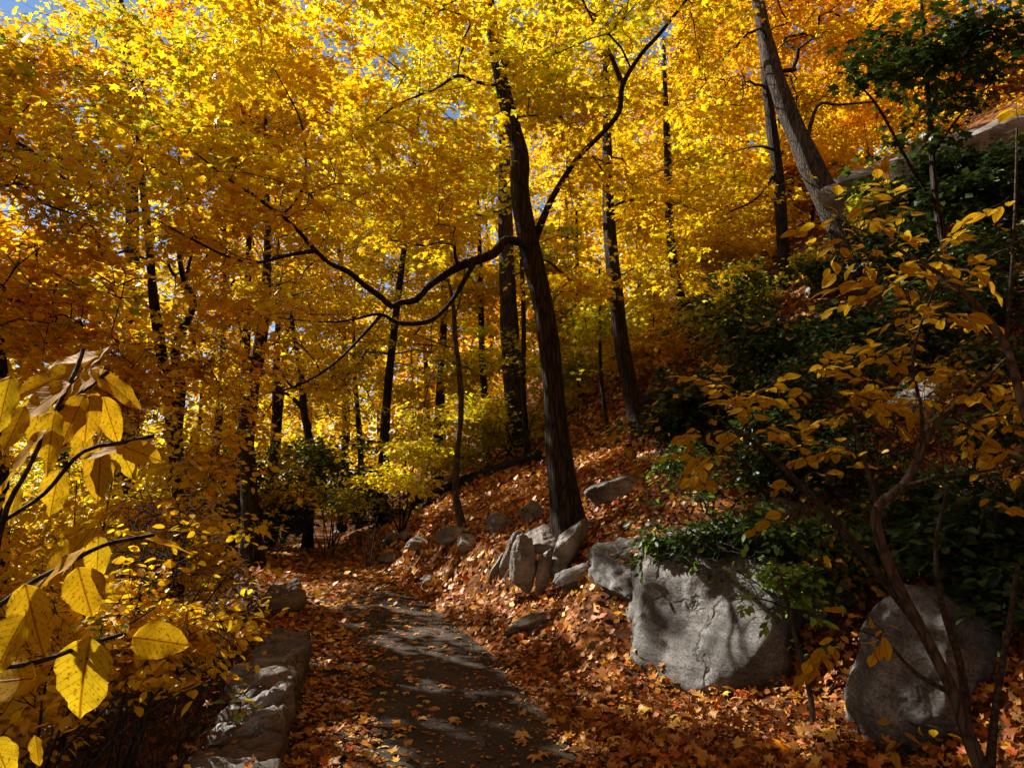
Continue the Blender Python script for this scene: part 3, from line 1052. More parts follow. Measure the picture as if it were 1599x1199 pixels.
# ------------------------------------------------------------------ dry stone walls
def slab_mesh(name, size, seed, mat, sub=14, amp=.05):
    """a roughly squared stone: rounded box with chipped faces and split layers"""
    bm = bmesh.new()
    bmesh.ops.create_cube(bm, size=2.0)
    bmesh.ops.subdivide_edges(bm, edges=bm.edges[:], cuts=sub, use_grid_fill=True)
    rg = np.random.default_rng(seed)
    off = rg.uniform(0, 50, 3)
    sz = np.asarray(size)
    for v in bm.verts:
        p = np.array(v.co)
        L = (np.abs(p) ** 7).sum() ** (1 / 7)
        p = p / L
        q = p * sz
        a = noise.fractal(Vector(q * 3 + off), 1.0, 2.0, 4)
        b = noise.fractal(Vector(q * [9, 9, 30] + off), 1.0, 2.0, 3)
        stp = math.floor((q[0] * 0.8 + q[1] * 0.5) * 5 + a * 2.2) * 0.026
        q = q + np.array([p[0] * a, p[1] * a, p[2] * a]) * amp * 1.0 + np.array([p[0] * b * .4, p[1] * b * .4, p[2] * b * .6]) * amp
        q[2] += stp * (p[2] > 0.3)
        v.co = Vector(q)
    me = bpy.data.meshes.new(name)
    bm.to_mesh(me)
    bm.free()
    me.polygons.foreach_set('use_smooth', np.ones(len(me.polygons), bool))
    me.materials.append(mat)
    return me


def wall(y0, y1, n, label, top=.29, wid=.42, loc_off=.07):
    ys = np.linspace(y0, y1, n + 1)
    ym = (y0 + y1) / 2
    root = empty('stone_wall', (xl(ym) - wid / 2, ym, 0), label, 'stone wall')
    L = np.array(root.location)
    for k in range(n):
        a, b = ys[k] + .03, ys[k + 1] - .03
        y = (a + b) / 2
        x = xl(y) - wid / 2 + loc_off + random.uniform(-.09, .07)
        ang = math.atan2(-(xl(b) - xl(a)), b - a)
        o = link('capstone', slab_mesh('capstone', (wid / 2 * random.uniform(.85, 1.12), (b - a) / 2, .075), 60 + k + int(y0 * 7), M_ROCK if k % 3 else M_ROCKD), root, np.array([x, y, top - .07 + random.uniform(-.075, .05)]) - L)
        o.rotation_euler = (random.uniform(-.1, .1), random.uniform(-.12, .1), ang + random.uniform(-.14, .14))
    m = int(n * 1.7) + 1
    shared = [slab_mesh('wall_stone', (wid * .47, .5, .125), 90 + q, M_ROCKD, sub=8) for q in range(3)]
    e = np.linspace(y0, y1, m + 1) + np.r_[0, RNG.uniform(-.06, .06, m - 1), 0]
    for k in range(m):
        y = (e[k] + e[k + 1]) / 2
        o = link('wall_stone', shared[k % 3], root, np.array([xl(y) - wid / 2 + loc_off - .02, y, .09]) - L)
        o.scale = (1, (e[k + 1] - e[k]) * .98, 1)
        o.rotation_euler = (0, random.uniform(-.05, .05), math.atan2(-(xl(y + .2) - xl(y - .2)), .4))
    return root


wall(2.3, 6.35, 10, 'low dry stone wall with flat capstones along the near side of the path')
wall(8.5, 9.9, 2, 'short tumbled remnant of stone wall beside the path bend', top=.2, wid=.4)

# ------------------------------------------------------------------ fallen leaves
def scatter_litter():
    reseed('litter')
    n = 92000
    y = 2.2 + 17 * RNG.random(n) ** 2.0
    x = RNG.uniform(-1, 1, n)
    half = 2.6 + 0.36 * y
    x = x * half + 0.35 - 0.16 * y
    u_l = x - xa(y) - 0.16 * wob(x * 3, y * 2) - RNG.exponential(0.09, n)
    u_r = xr(y) + 0.06 - 0.07 * wob(x * 2, y * 2) - RNG.exponential(0.05, n) - x
    bare = (u_l > 0) & (u_r > 0) & (y < 13)
    bare &= RNG.random(n) > 0.10 * sstep(6.5, 9.5, y) + 0.8 * sstep(9.5, 12.5, y)
    d = xl(y) - 0.45 - x
    thin = (d > 0) & (RNG.random(n) < 0.35)
    ok = ~bare & ~thin
    x, y = x[ok], y[ok]
    n = len(x)
    onp = (x > xl(y)) & (x < xr(y))
    onw = (x <= xl(y)) & (x > xl(y) - .46) & (((y > 2.3) & (y < 6.4)) | ((y > 8.5) & (y < 9.9)))
    k2 = ~onw | (RNG.random(n) < 0.05)
    x, y, onp, onw = x[k2], y[k2], onp[k2], onw[k2]
    n = len(x)
    z = np.where(onp, 0.02, h(x, y)) + np.where(onp, RNG.uniform(0.002, 0.03, n), RNG.random(n) ** 1.5 * 0.085)
    z = np.where(onw, 0.31 + RNG.uniform(0, .02, n), z)
    P = np.stack([x, y, z], 1)
    nr = norm(ground_normal(x, y) + RNG.normal(0, 1, (n, 3)) * np.where(onp, 0.28, 0.55)[:, None])
    a = RNG.uniform(0, 2 * np.pi, n)
    f = np.stack([np.cos(a), np.sin(a), np.zeros(n)], 1)
    f = norm(f - nr * (f * nr).sum(1, keepdims=True))
    size = np.clip(RNG.normal(0.057, 0.018, n), 0.02, 0.105) * (1 + 0.8 * sstep(6, 13, y))
    col = colours('litter', n)
    yl = RNG.random(n) < np.where(onp, 0.20, 0.10)
    col[yl] = colours('fallen', int(yl.sum()))
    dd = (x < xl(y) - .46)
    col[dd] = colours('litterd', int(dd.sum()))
    near = (y < 5.9)
    curl = RNG.random(n) < 0.6
    m1, m2, m3 = near & curl, near & ~curl, ~near
    Vs, Fs, Cs, b = [], [], [], 0
    frag = near & (RNG.random(n) < 0.3)
    m1, m2 = m1 & ~frag, m2 & ~frag
    size = np.where(frag, size * RNG.uniform(.35, .9, n), size)
    for m, tp in ((m1, MAPLE_CURL), (m2, MAPLE), (m3, KITE_CURL), (frag, KITE_CURL)):
        V, FF = place(tp, P[m], f[m], nr[m], size[m])
        Vs.append(V); Fs.append(FF + b); Cs.append(np.repeat(col[m], len(tp[0]), axis=0))
        b += len(V)
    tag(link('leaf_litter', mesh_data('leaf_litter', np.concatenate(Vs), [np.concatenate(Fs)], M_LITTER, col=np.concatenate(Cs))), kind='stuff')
    # crumbs of leaf trodden into the asphalt
    k = 2600
    y = 3.2 + 9 * RNG.random(k) ** 1.4
    q = np.where(RNG.random(k) < .7, 1 - RNG.random(k) ** 2.2 * .5, RNG.random(k))
    q = np.where(RNG.random(k) < .4, 1 - q, q)
    x = xa(y) - .1 + (xr(y) + .05 - xa(y) + .1) * q
    P = np.stack([x, y, np.full(k, .027) + RNG.random(k) * .006], 1)
    a = RNG.uniform(0, 6.283, k)
    tag(link('leaf_crumbs', leaf_mesh('leaf_crumbs', KITE_CURL, P, np.stack([np.cos(a), np.sin(a), np.zeros(k)], 1), norm(RNG.normal(0, .15, (k, 3)) + [0, 0, 1]), RNG.uniform(.012, .04, k), colours('litter', k), M_LITTER)), kind='stuff')
    tb = Tubes()
    for _ in range(330):
        y = 3.3 + 7 * random.random() ** 1.5
        x = random.uniform(-1, 1) * (1.5 + .3 * y) + .5 - .12 * y
        if xl(y) - .5 < x < xr(y) - .1 and random.random() < .75: continue
        a, ln = random.uniform(0, 6.283), random.uniform(.06, .34)
        d = np.array([math.cos(a), math.sin(a), 0]) * ln
        p = np.array([x, y, 0])
        pts = np.array([p - d / 2, p + RNG.normal(0, .08, 3) * ln, p + d / 2])
        pts[:, 2] = np.maximum(h(pts[:, 0], pts[:, 1]), .02) + [.05, .08, .05]
        tb.add(pts, np.array([.004, .003, .0018]) * random.uniform(.7, 1.6), 4)
    tag(tb.build('fallen_twigs', M_STEM), kind='stuff')
    return n


NLIT = scatter_litter()


def single_fallen():
    reseed('fallen')
    yel = leaf_variants('fallen_yellow', MAPLE_FINE, 'fallen', M_LITTER, 6, uv=False)
    red = leaf_variants('fallen_rust', MAPLE_FINE, 'litter', M_LITTER, 6, uv=False)

    def put(x, y, z, nr, size, meshes, label, group, spin=None):
        a = random.uniform(0, 6.283)
        f = np.array([math.cos(a), math.sin(a), 0.0])
        f = f - nr * (f @ nr)
        o = link('fallen_leaf', meshes[random.randrange(len(meshes))])
        o.matrix_basis = frame_matrix(np.array([x, y, z]), f, nr, size)
        tag(o, label, 'leaf', group)

    n = 0
    while n < 110:                                               # on the bare asphalt
        y = 3.6 + 7.5 * random.random() ** 1.2
        a, b = float(xa(y)), float(xr(y))
        x = a + (b - a) * random.random()
        nr = np.array([random.gauss(0, .12), random.gauss(0, .12), 1.0])
        nr /= np.linalg.norm(nr)
        r = random.random() < .28
        where = 'the nearest stretch of bare asphalt' if y < 5 else 'the sun striped middle stretch of asphalt' if y < 7.3 else 'the far end of the bare asphalt'
        put(x, y, .032, nr, random.uniform(.05, .11), red if r else yel,
            ('rust brown' if r else 'yellow') + ' maple leaf lying flat on ' + where, ('rust' if r else 'yellow') + ' leaves on ' + where)
        n += 1
    n = 0
    while n < 150:                                               # largest leaves on top of the litter near the boulder
        x, y = random.uniform(.45, 3.0), random.uniform(3.5, 5.0)
        if x < xr(y) + .05: continue
        nr = ground_normal(np.array([x]), np.array([y]))[0] + np.array([random.gauss(0, .35), random.gauss(0, .35), 0])
        nr /= np.linalg.norm(nr)
        r = random.random() < .6
        where = 'the litter along the asphalt edge' if x - xr(y) < .55 else 'the litter directly below the big boulder' if x < 2.0 else 'the litter between the two sunlit boulders'
        put(x, y, float(h(x, y)) + random.uniform(.05, .09), nr, random.uniform(.05, .095), red if r else yel,
            ('rust brown' if r else 'yellow') + ' maple leaf on top of ' + where, ('rust' if r else 'yellow') + ' leaves on ' + where)
        n += 1
    for px, py, lb in [(1205, 1180, 'crimson maple leaf among brown litter at the bottom of the bank'), ]:
        q = G(px, py)
        me = leaf_variants('fallen_red', MAPLE_FINE, 'orange', M_LITTER, 2, uv=False)
        put(q[0], q[1], q[2] + .08, np.array([.1, -.2, .97]), .14, me, lb, None)


single_fallen()
print('litter', NLIT)


# ------------------------------------------------------------------ trees whose trunks show
def W(rows, foot=None):
    """trunk from pixel rows (px, py, width px, Y); the foot is set into the ground"""
    c = px_ctrl(rows)
    if foot is None and float(h(c[0][0], c[0][1])) - .12 < c[0][2]:
        c.insert(0, [c[0][0], c[0][1], float(h(c[0][0], c[0][1])) - .12, c[0][3] * 1.05])
    return c


def slim(k, rows):
    return [[*q[:3], q[3] * k] for q in px_ctrl(rows)]


T_MAIN = slim(.9, [(893, 850, 58, 7.9), (886, 800, 52, 7.9), (872, 700, 42, 7.95), (864, 600, 38, 8.0), (852, 500, 37, 8.0), (838, 430, 36, 8.05), (824, 370, 36, 8.1), (812, 300, 33, 8.15),
                  (812, 245, 32, 8.2), (797, 185, 30, 8.25), (780, 115, 26, 8.3), (768, 40, 22, 8.4), (758, -60, 17, 8.5), (750, -200, 10, 8.7), (740, -330, 4, 8.9)])
T_SLIM = W([(1008, 690, 34, 11.2), (988, 622, 27, 11.2), (972, 545, 25, 11.2), (963, 470, 24, 11.2), (955, 400, 22, 11.3), (950, 330, 19, 11.4), (948, 230, 16, 11.5), (946, 120, 12, 11.7), (945, -20, 6, 12)])
T_FARTHIN = W([(1082, 560, 20, 17), (1072, 500, 16, 17), (1055, 430, 15, 17), (1046, 360, 14, 17), (1044, 280, 13, 17), (1040, 180, 10, 17), (1036, 60, 6, 17)])
T_LEAN = W([(1352, 445, 50, 12), (1330, 385, 46, 12), (1300, 325, 43, 12), (1262, 250, 38, 12), (1228, 170, 32, 12.1), (1203, 95, 27, 12.2), (1185, 10, 20, 12.4), (1170, -90, 14, 12.6), (1160, -220, 6, 13)])
T_STRAIGHT = W([(1231, 500, 22, 13), (1224, 400, 20, 13), (1216, 290, 19, 13), (1205, 200, 17, 13.1), (1193, 100, 13, 13.2), (1185, 0, 8, 13.4), (1180, -90, 4, 13.6)])
T_GREY = W([(818, 745, 38, 17), (806, 680, 33, 17), (802, 600, 31, 17), (796, 520, 29, 17), (793, 450, 27, 17), (790, 370, 25, 17), (788, 250, 20, 17.2), (786, 120, 14, 17.4), (786, 0, 7, 17.8)])
T_POLE = W([(828, 752, 13, 15), (822, 690, 10, 15), (817, 600, 9, 15), (818, 520, 8, 15), (816, 440, 7, 15), (812, 350, 5, 15), (812, 250, 3, 15)])
T_SAP = W([(722, 822, 14, 11), (712, 770, 11, 11), (714, 710, 10, 11), (720, 640, 9, 11), (717, 580, 9, 11), (711, 530, 8, 11), (707, 470, 6, 11), (692, 395, 4, 11), (688, 340, 3, 11)])
T_PATH = W([(395, 880, 42, 13.4), (391, 810, 34, 13.4), (388, 740, 32, 13.4), (384, 690, 32, 13.4), (391, 620, 29, 13.3), (402, 560, 25, 13.2), (412, 500, 22, 13.1), (416, 440, 18, 13), (418, 360, 14, 13), (416, 270, 10, 13), (415, 150, 5, 13)])
T_PATH = [[*q[:3], q[3] * 0.8] for q in T_PATH]
T_TWIN = W([(282, 800, 30, 8.6), (276, 720, 28, 8.6), (268, 660, 23, 8.6), (258, 590, 22, 8.6), (247, 520, 21, 8.6), (239, 460, 19, 8.6), (233, 380, 16, 8.6), (224, 300, 14, 8.6), (216, 220, 11, 8.7), (205, 120, 8, 8.9), (190, 20, 5, 9.1)])
T_TWIN = [[*q[:3], q[3] * 0.78] for q in T_TWIN]
T_EDGE = W([(0, 900, 30, 7.5), (2, 720, 26, 7.5), (6, 640, 25, 7.5), (2, 580, 23, 7.5), (-12, 480, 20, 7.5), (-25, 330, 15, 7.5), (-20, 150, 10, 7.6), (0, -40, 5, 7.7)])
T_EDGE = [[*q[:3], q[3] * 0.8] for q in T_EDGE]
T_TALL = W([(200, 700, 30, 19), (205, 500, 26, 19), (206, 300, 20, 19), (203, 150, 15, 19), (195, 55, 12, 19), (187, -10, 9, 19), (184, -80, 5, 19)])
T_DARK = W([(486, 725, 20, 17.5), (482, 680, 17, 17.5), (474, 640, 15, 17.5), (472, 600, 13, 17.5), (462, 540, 9, 17.5), (450, 470, 6, 17.5)])
T_DARK = [[*q[:3], q[3] * 0.75] for q in T_DARK]
T_DARK2 = W([(424, 780, 26, 18), (427, 720, 22, 18), (430, 660, 20, 18), (432, 560, 17, 18), (436, 440, 12, 18), (430, 300, 6, 18)])
T_DARK2 = [[*q[:3], q[3] * 0.6] for q in T_DARK2]
T_THIN = W([(760, 730, 14, 19), (757, 640, 12, 19), (752, 520, 10, 19), (750, 420, 8, 19), (746, 300, 4, 19)])
T_BENT = W([(920, 660, 13, 17.5), (908, 620, 12, 17.5), (903, 560, 10, 17.5), (902, 470, 8, 17.5), (900, 330, 4, 17.5)])
T_SWITCH = W([(958, 712, 8, 12.5), (946, 650, 7, 12.5), (938, 580, 6, 12.5), (937, 500, 5, 12.5), (936, 420, 3, 12.5)])
for t_, kp in ((T_MAIN[:7], .08), (T_MAIN[8:11], .2), (T_SLIM[:6], .25), (T_FARTHIN, .4), (T_LEAN[:8], .12), (T_STRAIGHT[:6], .25), (T_GREY[:6], .35), (T_POLE, .5), (T_SAP[:7], .35), (T_PATH[:4], .5)):
    note_trunk(t_, kp)

LIMB_L = slim(.82, [(830, 384, 22, 8.05), (800, 384, 21, 7.9), (770, 394, 20, 7.8), (722, 411, 18, 7.6), (690, 436, 18, 7.5), (672, 452, 17, 7.45), (650, 466, 16, 7.4), (628, 475, 14, 7.3), (612, 474, 13, 7.25), (597, 463, 12, 7.2), (570, 444, 12, 7.1), (545, 427, 12, 7.0), (517, 411, 11, 6.9), (490, 390, 11, 6.8),
                  (455, 352, 10, 6.6), (405, 312, 8, 6.4), (360, 282, 6, 6.2), (300, 235, 4, 6.0), (240, 190, 3, 5.8)])
LIMB_L2 = slim(.82, [(745, 402, 11, 7.7), (722, 440, 11, 7.5), (698, 480, 10, 7.4), (670, 498, 10, 7.3), (625, 500, 9, 7.2), (590, 492, 7, 7.1), (530, 500, 5, 6.9), (450, 498, 4, 6.7), (380, 480, 2.5, 6.5)])
LIMB_L3 = px_ctrl([(595, 492, 6, 7.1), (560, 530, 6, 6.9), (520, 566, 5, 6.7), (480, 596, 4, 6.5), (440, 612, 3, 6.3)])
LIMB_L4 = px_ctrl([(492, 392, 8, 6.8), (455, 402, 7, 6.6), (400, 412, 6, 6.3), (350, 400, 5, 6.0), (300, 375, 4, 5.8), (240, 340, 3, 5.6)])
LIMB_L5 = px_ctrl([(405, 312, 5, 6.4), (440, 335, 5, 6.4), (470, 300, 4.5, 6.3), (478, 255, 4, 6.2), (470, 190, 3, 6.1), (430, 110, 2.5, 6.0)])
LIMB_R = slim(.82, [(836, 372, 16, 8.1), (850, 340, 15, 8.0), (872, 302, 15, 7.9), (905, 258, 14, 7.8), (938, 208, 13, 7.7), (962, 172, 13, 7.6), (970, 120, 12, 7.5), (1000, 88, 11, 7.4), (1030, 50, 9, 7.2), (1075, 0, 7, 7.0), (1120, -60, 5, 6.8)])
LIMB_R2 = px_ctrl([(970, 128, 9, 7.5), (955, 90, 8, 7.6), (930, 40, 6, 7.7), (905, -10, 5, 7.8), (880, -80, 3, 7.9)])
LIMB_T = slim(.82, [(788, 135, 8, 8.3), (745, 125, 8, 8.1), (712, 118, 8, 7.9), (680, 140, 7, 7.7), (645, 152, 6, 7.5), (610, 172, 5, 7.3), (570, 205, 3, 7.1)])

for t_, kp in ((LIMB_L[2:15], .45), (LIMB_L2[:6], .5), (LIMB_R[1:8], .5)):
    note_trunk(t_, kp)
tree('maple_tree', 'big dark maple rising from the rock heap with a drooping limb over the path', T_MAIN, [LIMB_L, LIMB_L2, LIMB_L3, LIMB_L4, LIMB_L5, LIMB_R, LIMB_R2, LIMB_T],
     [B(540, 250, 7.0, 2.0, 1.5, 1.2, 2.3), B(690, 310, 7.4, 1.7, 1.4, .8, 1.2), B(350, 270, 6.2, 1.6, 1.3, .9, 1.9), B(870, 180, 8, 2.1, 1.7, 1.5, 2.2), B(1010, 60, 7.5, 1.5, 1.3, .8, 1.5), B(960, 430, 8.3, 1.2, .9, .45, .7),
      B(650, 30, 8.0, 2.4, 2, 1.2, 2.6), B(470, 480, 6.6, 1.0, .9, .5, .9), B(480, 80, 7, 1.8, 1.5, 1.0, 1.7), B(850, -150, 8.5, 3, 2.5, 1.5, 2.4), B(760, 120, 8.6, 1.4, 1.2, 1.2, 1.2)],
     sprays=620, per=48, R=.45, size=.078, pal=(('amber', .10), ('gold', .26), ('yellow', .32), ('lemon', .24), ('ygreen', .08)), sides=28, step=.07, flare=.26, peel=300, peel_key='maple_leaf', mind=4.2, peel_range=(4, 7.6))
tree('maple_tree', 'slim dark trunk curving up from the slope, next tree uphill from the big maple', T_SLIM, [],
     [B(960, 200, 11.5, 2.3, 2, 1.7, 2), B(1060, 330, 11.5, 1.9, 1.6, .9, 1.4), B(940, 20, 12, 2.5, 2, 1.5, 1.6), B(1050, 420, 11, 1.2, 1, .4, .7)], 260, 34, .45, leaf='MAPLE_LO', size=.10, pal=(('yellow', .5), ('gold', .5)), sides=20)
tree('maple_tree', 'thin upright trunk on the hillside in front of glowing yellow leaves', T_FARTHIN, [], [B(1060, 200, 17, 2.6, 2.3, 2.2, 1), B(1130, 350, 17.5, 2.6, 2, 1.2, 1), B(1000, 330, 17, 1.8, 1.6, 1.0, .6)], 300, 34, .5, leaf='KITE', size=.14,
     pal=(('gold', .6), ('yellow', .4)), sides=12)
tree('maple_tree', 'thick trunk leaning uphill to downhill with sun blotches on its bark', T_LEAN, [px_ctrl([(1255, 240, 8, 12), (1275, 170, 7, 11.8), (1310, 165, 5, 11.6), (1370, 160, 3, 11.4)])],
     [B(1200, -20, 12.5, 3, 2.4, 1.2, 1.6), B(1370, 60, 12.5, 2.6, 2.2, 1.6, 1.5), B(1420, 160, 13, 2.2, 2, 1.2, 1.0), B(1130, 90, 12.6, 1.5, 1.4, .9, .6)], 330, 34, .46, leaf='MAPLE_LO', size=.105, pal=(('gold', .4), ('orange', .35), ('amber', .25)), bark=M_BARKG, flare=.08, sides=22)
tree('maple_tree', 'straight slender trunk standing just downhill of the leaning one', T_STRAIGHT, [px_ctrl([(1211, 235, 5, 13), (1180, 232, 4, 12.8), (1130, 240, 3, 12.6)]), px_ctrl([(1214, 265, 6, 13), (1180, 310, 4, 12.8), (1140, 330, 3, 12.6)])],
     [B(1170, 120, 13.2, 2.0, 1.8, 1.3, 1), B(1150, 300, 13, 1.5, 1.3, .9, .8), B(1300, 160, 13.8, 1.8, 1.5, 1.2, .7)], 190, 34, .45, leaf='MAPLE_LO', size=.105, pal=(('gold', .7), ('yellow', .3)), sides=16)
tree('tall_tree', 'stout grey sunlit trunk standing behind the big maple', T_GREY, [], [B(790, 60, 17.5, 3.2, 2.8, 2.3, 1.4), B(700, 330, 17, 2.4, 2.2, 1.2, .8), B(860, 420, 17, 1.7, 1.5, .9, .5)], 280, 34, .5, leaf='KITE', size=.14,
     pal=(('yellow', .6), ('lemon', .4)), bark=M_BARKG, sides=18)
tree('young_tree', 'pole thin trunk close beside the stout grey one', T_POLE, [], [B(830, 380, 15, 1.4, 1.3, .9, 1), B(800, 560, 15, 1.0, .9, .5, .5)], 70, 32, .42, leaf='KITE', size=.12, pal=(('lemon', .6), ('ygreen', .4)), sides=10)
tree('sapling', 'crooked bare stemmed sapling rooted among the bank rocks', T_SAP, [px_ctrl([(709, 500, 4, 11), (718, 460, 3, 11), (726, 410, 2, 11)]), px_ctrl([(712, 545, 3, 11), (680, 535, 2.5, 10.9), (650, 522, 1.5, 10.8)])],
     [B(690, 350, 11, .9, .8, .5, 1)], 36, 28, .35, size=.10, pal=(('yellow', 1),), sides=12, flare=.25, bark=M_STEM)
tree('maple_tree', 'dark trunk at the path bend whose top leans towards the big maple', T_PATH, [px_ctrl([(398, 590, 7, 13.2), (385, 540, 6, 13.1), (360, 470, 4, 13)])],
     [B(400, 590, 12.6, 1.0, .7, .6, .8), B(440, 380, 13, 2.4, 2.2, 1.4, 1.3), B(360, 500, 12.8, 2, 1.8, 1.0, 1), B(480, 560, 13, 1.4, 1.3, .6, .7), B(410, 200, 13.2, 2.6, 2.2, 1.6, 1.3), B(520, 640, 13.2, 1.1, 1, .5, .5)], 330, 34, .46, leaf='MAPLE_LO', size=.105, pal=(('yellow', .5), ('gold', .4), ('lemon', .1)), sides=20)
tree('twin_tree', 'two stemmed tree forking low behind the yellow shrub', T_TWIN, [px_ctrl([(277, 705, 20, 8.6), (282, 660, 18, 8.5), (286, 600, 17, 8.45), (294, 540, 16, 8.4), (299, 480, 14, 8.4), (287, 430, 12, 8.4), (282, 385, 9, 8.4), (284, 330, 6, 8.4), (280, 240, 4, 8.4)]),
     px_ctrl([(290, 450, 7, 8.4), (272, 425, 6, 8.4), (260, 405, 4, 8.4)]), px_ctrl([(290, 440, 6, 8.4), (298, 405, 5, 8.4), (310, 370, 3, 8.4)])],
     [B(295, 560, 7.7, .9, .8, .6, 1.1), B(180, 600, 7.5, .8, .7, .5, .9), B(200, 260, 8.2, 1.8, 1.5, 1.0, 1.6), B(260, 100, 8.4, 2.0, 1.7, 1.0, 1.5), B(100, 420, 8, 1.3, 1.2, .7, .9), B(330, 470, 8.6, 1.1, 1, .5, .8), B(150, 520, 8, 1.2, 1, .5, .7)], 370, 42, .44, size=.08, pal=(('amber', .22), ('orange', .2), ('gold', .28), ('yellow', .3)), sides=18, mind=4)
tree('edge_tree', 'dark trunk cut by the picture edge beyond the broad leaved shrub', T_EDGE, [px_ctrl([(-18, 200, 8, 7.5), (40, 230, 6, 7.2), (110, 290, 4, 7.0), (150, 330, 3, 6.8)]), px_ctrl([(-20, 300, 8, 7.5), (30, 290, 6, 7.2), (70, 320, 5, 7), (120, 335, 3, 6.8)])],
     [B(40, 250, 7.3, 1.3, 1.2, .9, 1.2), B(80, 100, 7.6, 1.6, 1.4, .8, 1), B(40, 500, 7.2, .8, .8, .5, .6), B(-200, 200, 8, 2, 2, 2, 1.2)], 240, 42, .42, size=.08, pal=(('amber', .3), ('gold', .3), ('ygreen', .4)), sides=14, mind=4)
tree('tall_tree', 'tall far tree whose thin top shows against open blue sky', T_TALL, [px_ctrl([(196, 70, 5, 19), (225, 45, 4, 19), (250, 15, 3, 19)])], [B(170, 60, 19, 3, 2.6, 1.6, 1.2), B(230, 330, 19, 3, 3, 1.6, 1), B(120, 420, 19, 2.6, 2.6, 1.3, .8)], 260, 34, .5, leaf='KITE', size=.15,
     pal=(('lemon', .5), ('yellow', .5)), sides=12)
tree('forest_tree', 'slim nearly black trunk in the dark hollow past the path bend', T_DARK, [px_ctrl([(474, 640, 7, 17.5), (455, 620, 6, 17.4), (430, 612, 4, 17.3)])], [B(470, 480, 17.5, 1.6, 1.5, .9, 1)], 70, 30, .45, leaf='KITE', size=.13, pal=(('yellow', 1),), sides=10)
tree('forest_tree', 'dark trunk showing just past the trunk at the path bend', T_DARK2, [], [B(430, 330, 18, 2.4, 2.2, 1.6, 1), B(330, 600, 18, 2, 2, 1, .5)], 170, 32, .5, leaf='KITE', size=.14, pal=(('gold', .6), ('yellow', .4)), sides=12)
tree('young_tree', 'thin straight trunk between the crooked sapling and the stout grey trunk', T_THIN, [], [B(750, 430, 19, 2, 2, 1.4, 1)], 110, 32, .5, leaf='KITE', size=.14, pal=(('yellow', .5), ('gold', .5)), sides=10)
tree('young_tree', 'thin bent trunk between the big maple and the curving slim one', T_BENT, [], [B(900, 480, 17.5, 1.5, 1.4, 1.1, 1)], 100, 32, .46, leaf='KITE', size=.13, pal=(('lemon', .6), ('ygreen', .4)), sides=10)
tree('sapling', 'switch thin sapling just downhill of the curving slim trunk', T_SWITCH, [], [B(935, 520, 12.5, .8, .8, .8, 1)], 40, 26, .35, leaf='KITE', size=.11, pal=(('ygreen', .6), ('lemon', .4)), sides=8)

def plain_trunk(x, y, hh, r):
    z = float(h(x, y))
    return [[x + .12 * math.sin(5 * q + x), y + .1 * math.sin(4 * q), z - .2 + hh * q, r * (1.03 - q) + .01] for q in (0, .15, .3, .5, .7, .85, 1)]


for x, y, hh, n, lb, pal in [(-9.3, 11.2, 10.5, 560, 'dense amber crowned maple in the hollow beyond the twin stems', (('amber', .5), ('gold', .5))),
                             (-6.6, 14.6, 11.5, 500, 'dense gold maple in the hollow behind the trunk at the path bend', (('gold', .6), ('yellow', .4))),
                             (-12.2, 8.6, 10.5, 500, 'shady maple at the outer edge of the hollow, crown only', (('amber', .6), ('ygreen', .4))),
                             (-7.6, 8.0, 8.6, 340, 'leaning shade maple between the edge trunk and the twin stems', (('amber', .4), ('gold', .3), ('ygreen', .3)))]:
    z = float(h(x, y))
    tree('maple_tree', lb, plain_trunk(x, y, hh, .10), [], [(np.array([x + 1.6 * math.cos(a), y + 1.6 * math.sin(a), z + hh * (.62 + .07 * q)]), np.array([1.9, 1.9, 1.1]), 1) for q, a in enumerate((0, 2.1, 4.2, 5.4))],
         n, 40, .47, leaf='KITE', size=.135, pal=pal, sides=12, twig_k=0)

tree('maple_tree', 'orange maple whose crown tops the view above the twin stems', plain_trunk(-5.9, 14.2, 13.5, .11), [],
     [B(370, 40, 13.6, 1.9, 1.7, 1.0, 1.2), B(330, 170, 13.8, 1.5, 1.4, .8, .8), B(440, 130, 13.4, 1.2, 1.2, .8, .7)], 230, 38, .46, leaf='MAPLE_LO', size=.11, pal=(('orange', .75), ('gold', .25)), sides=12)

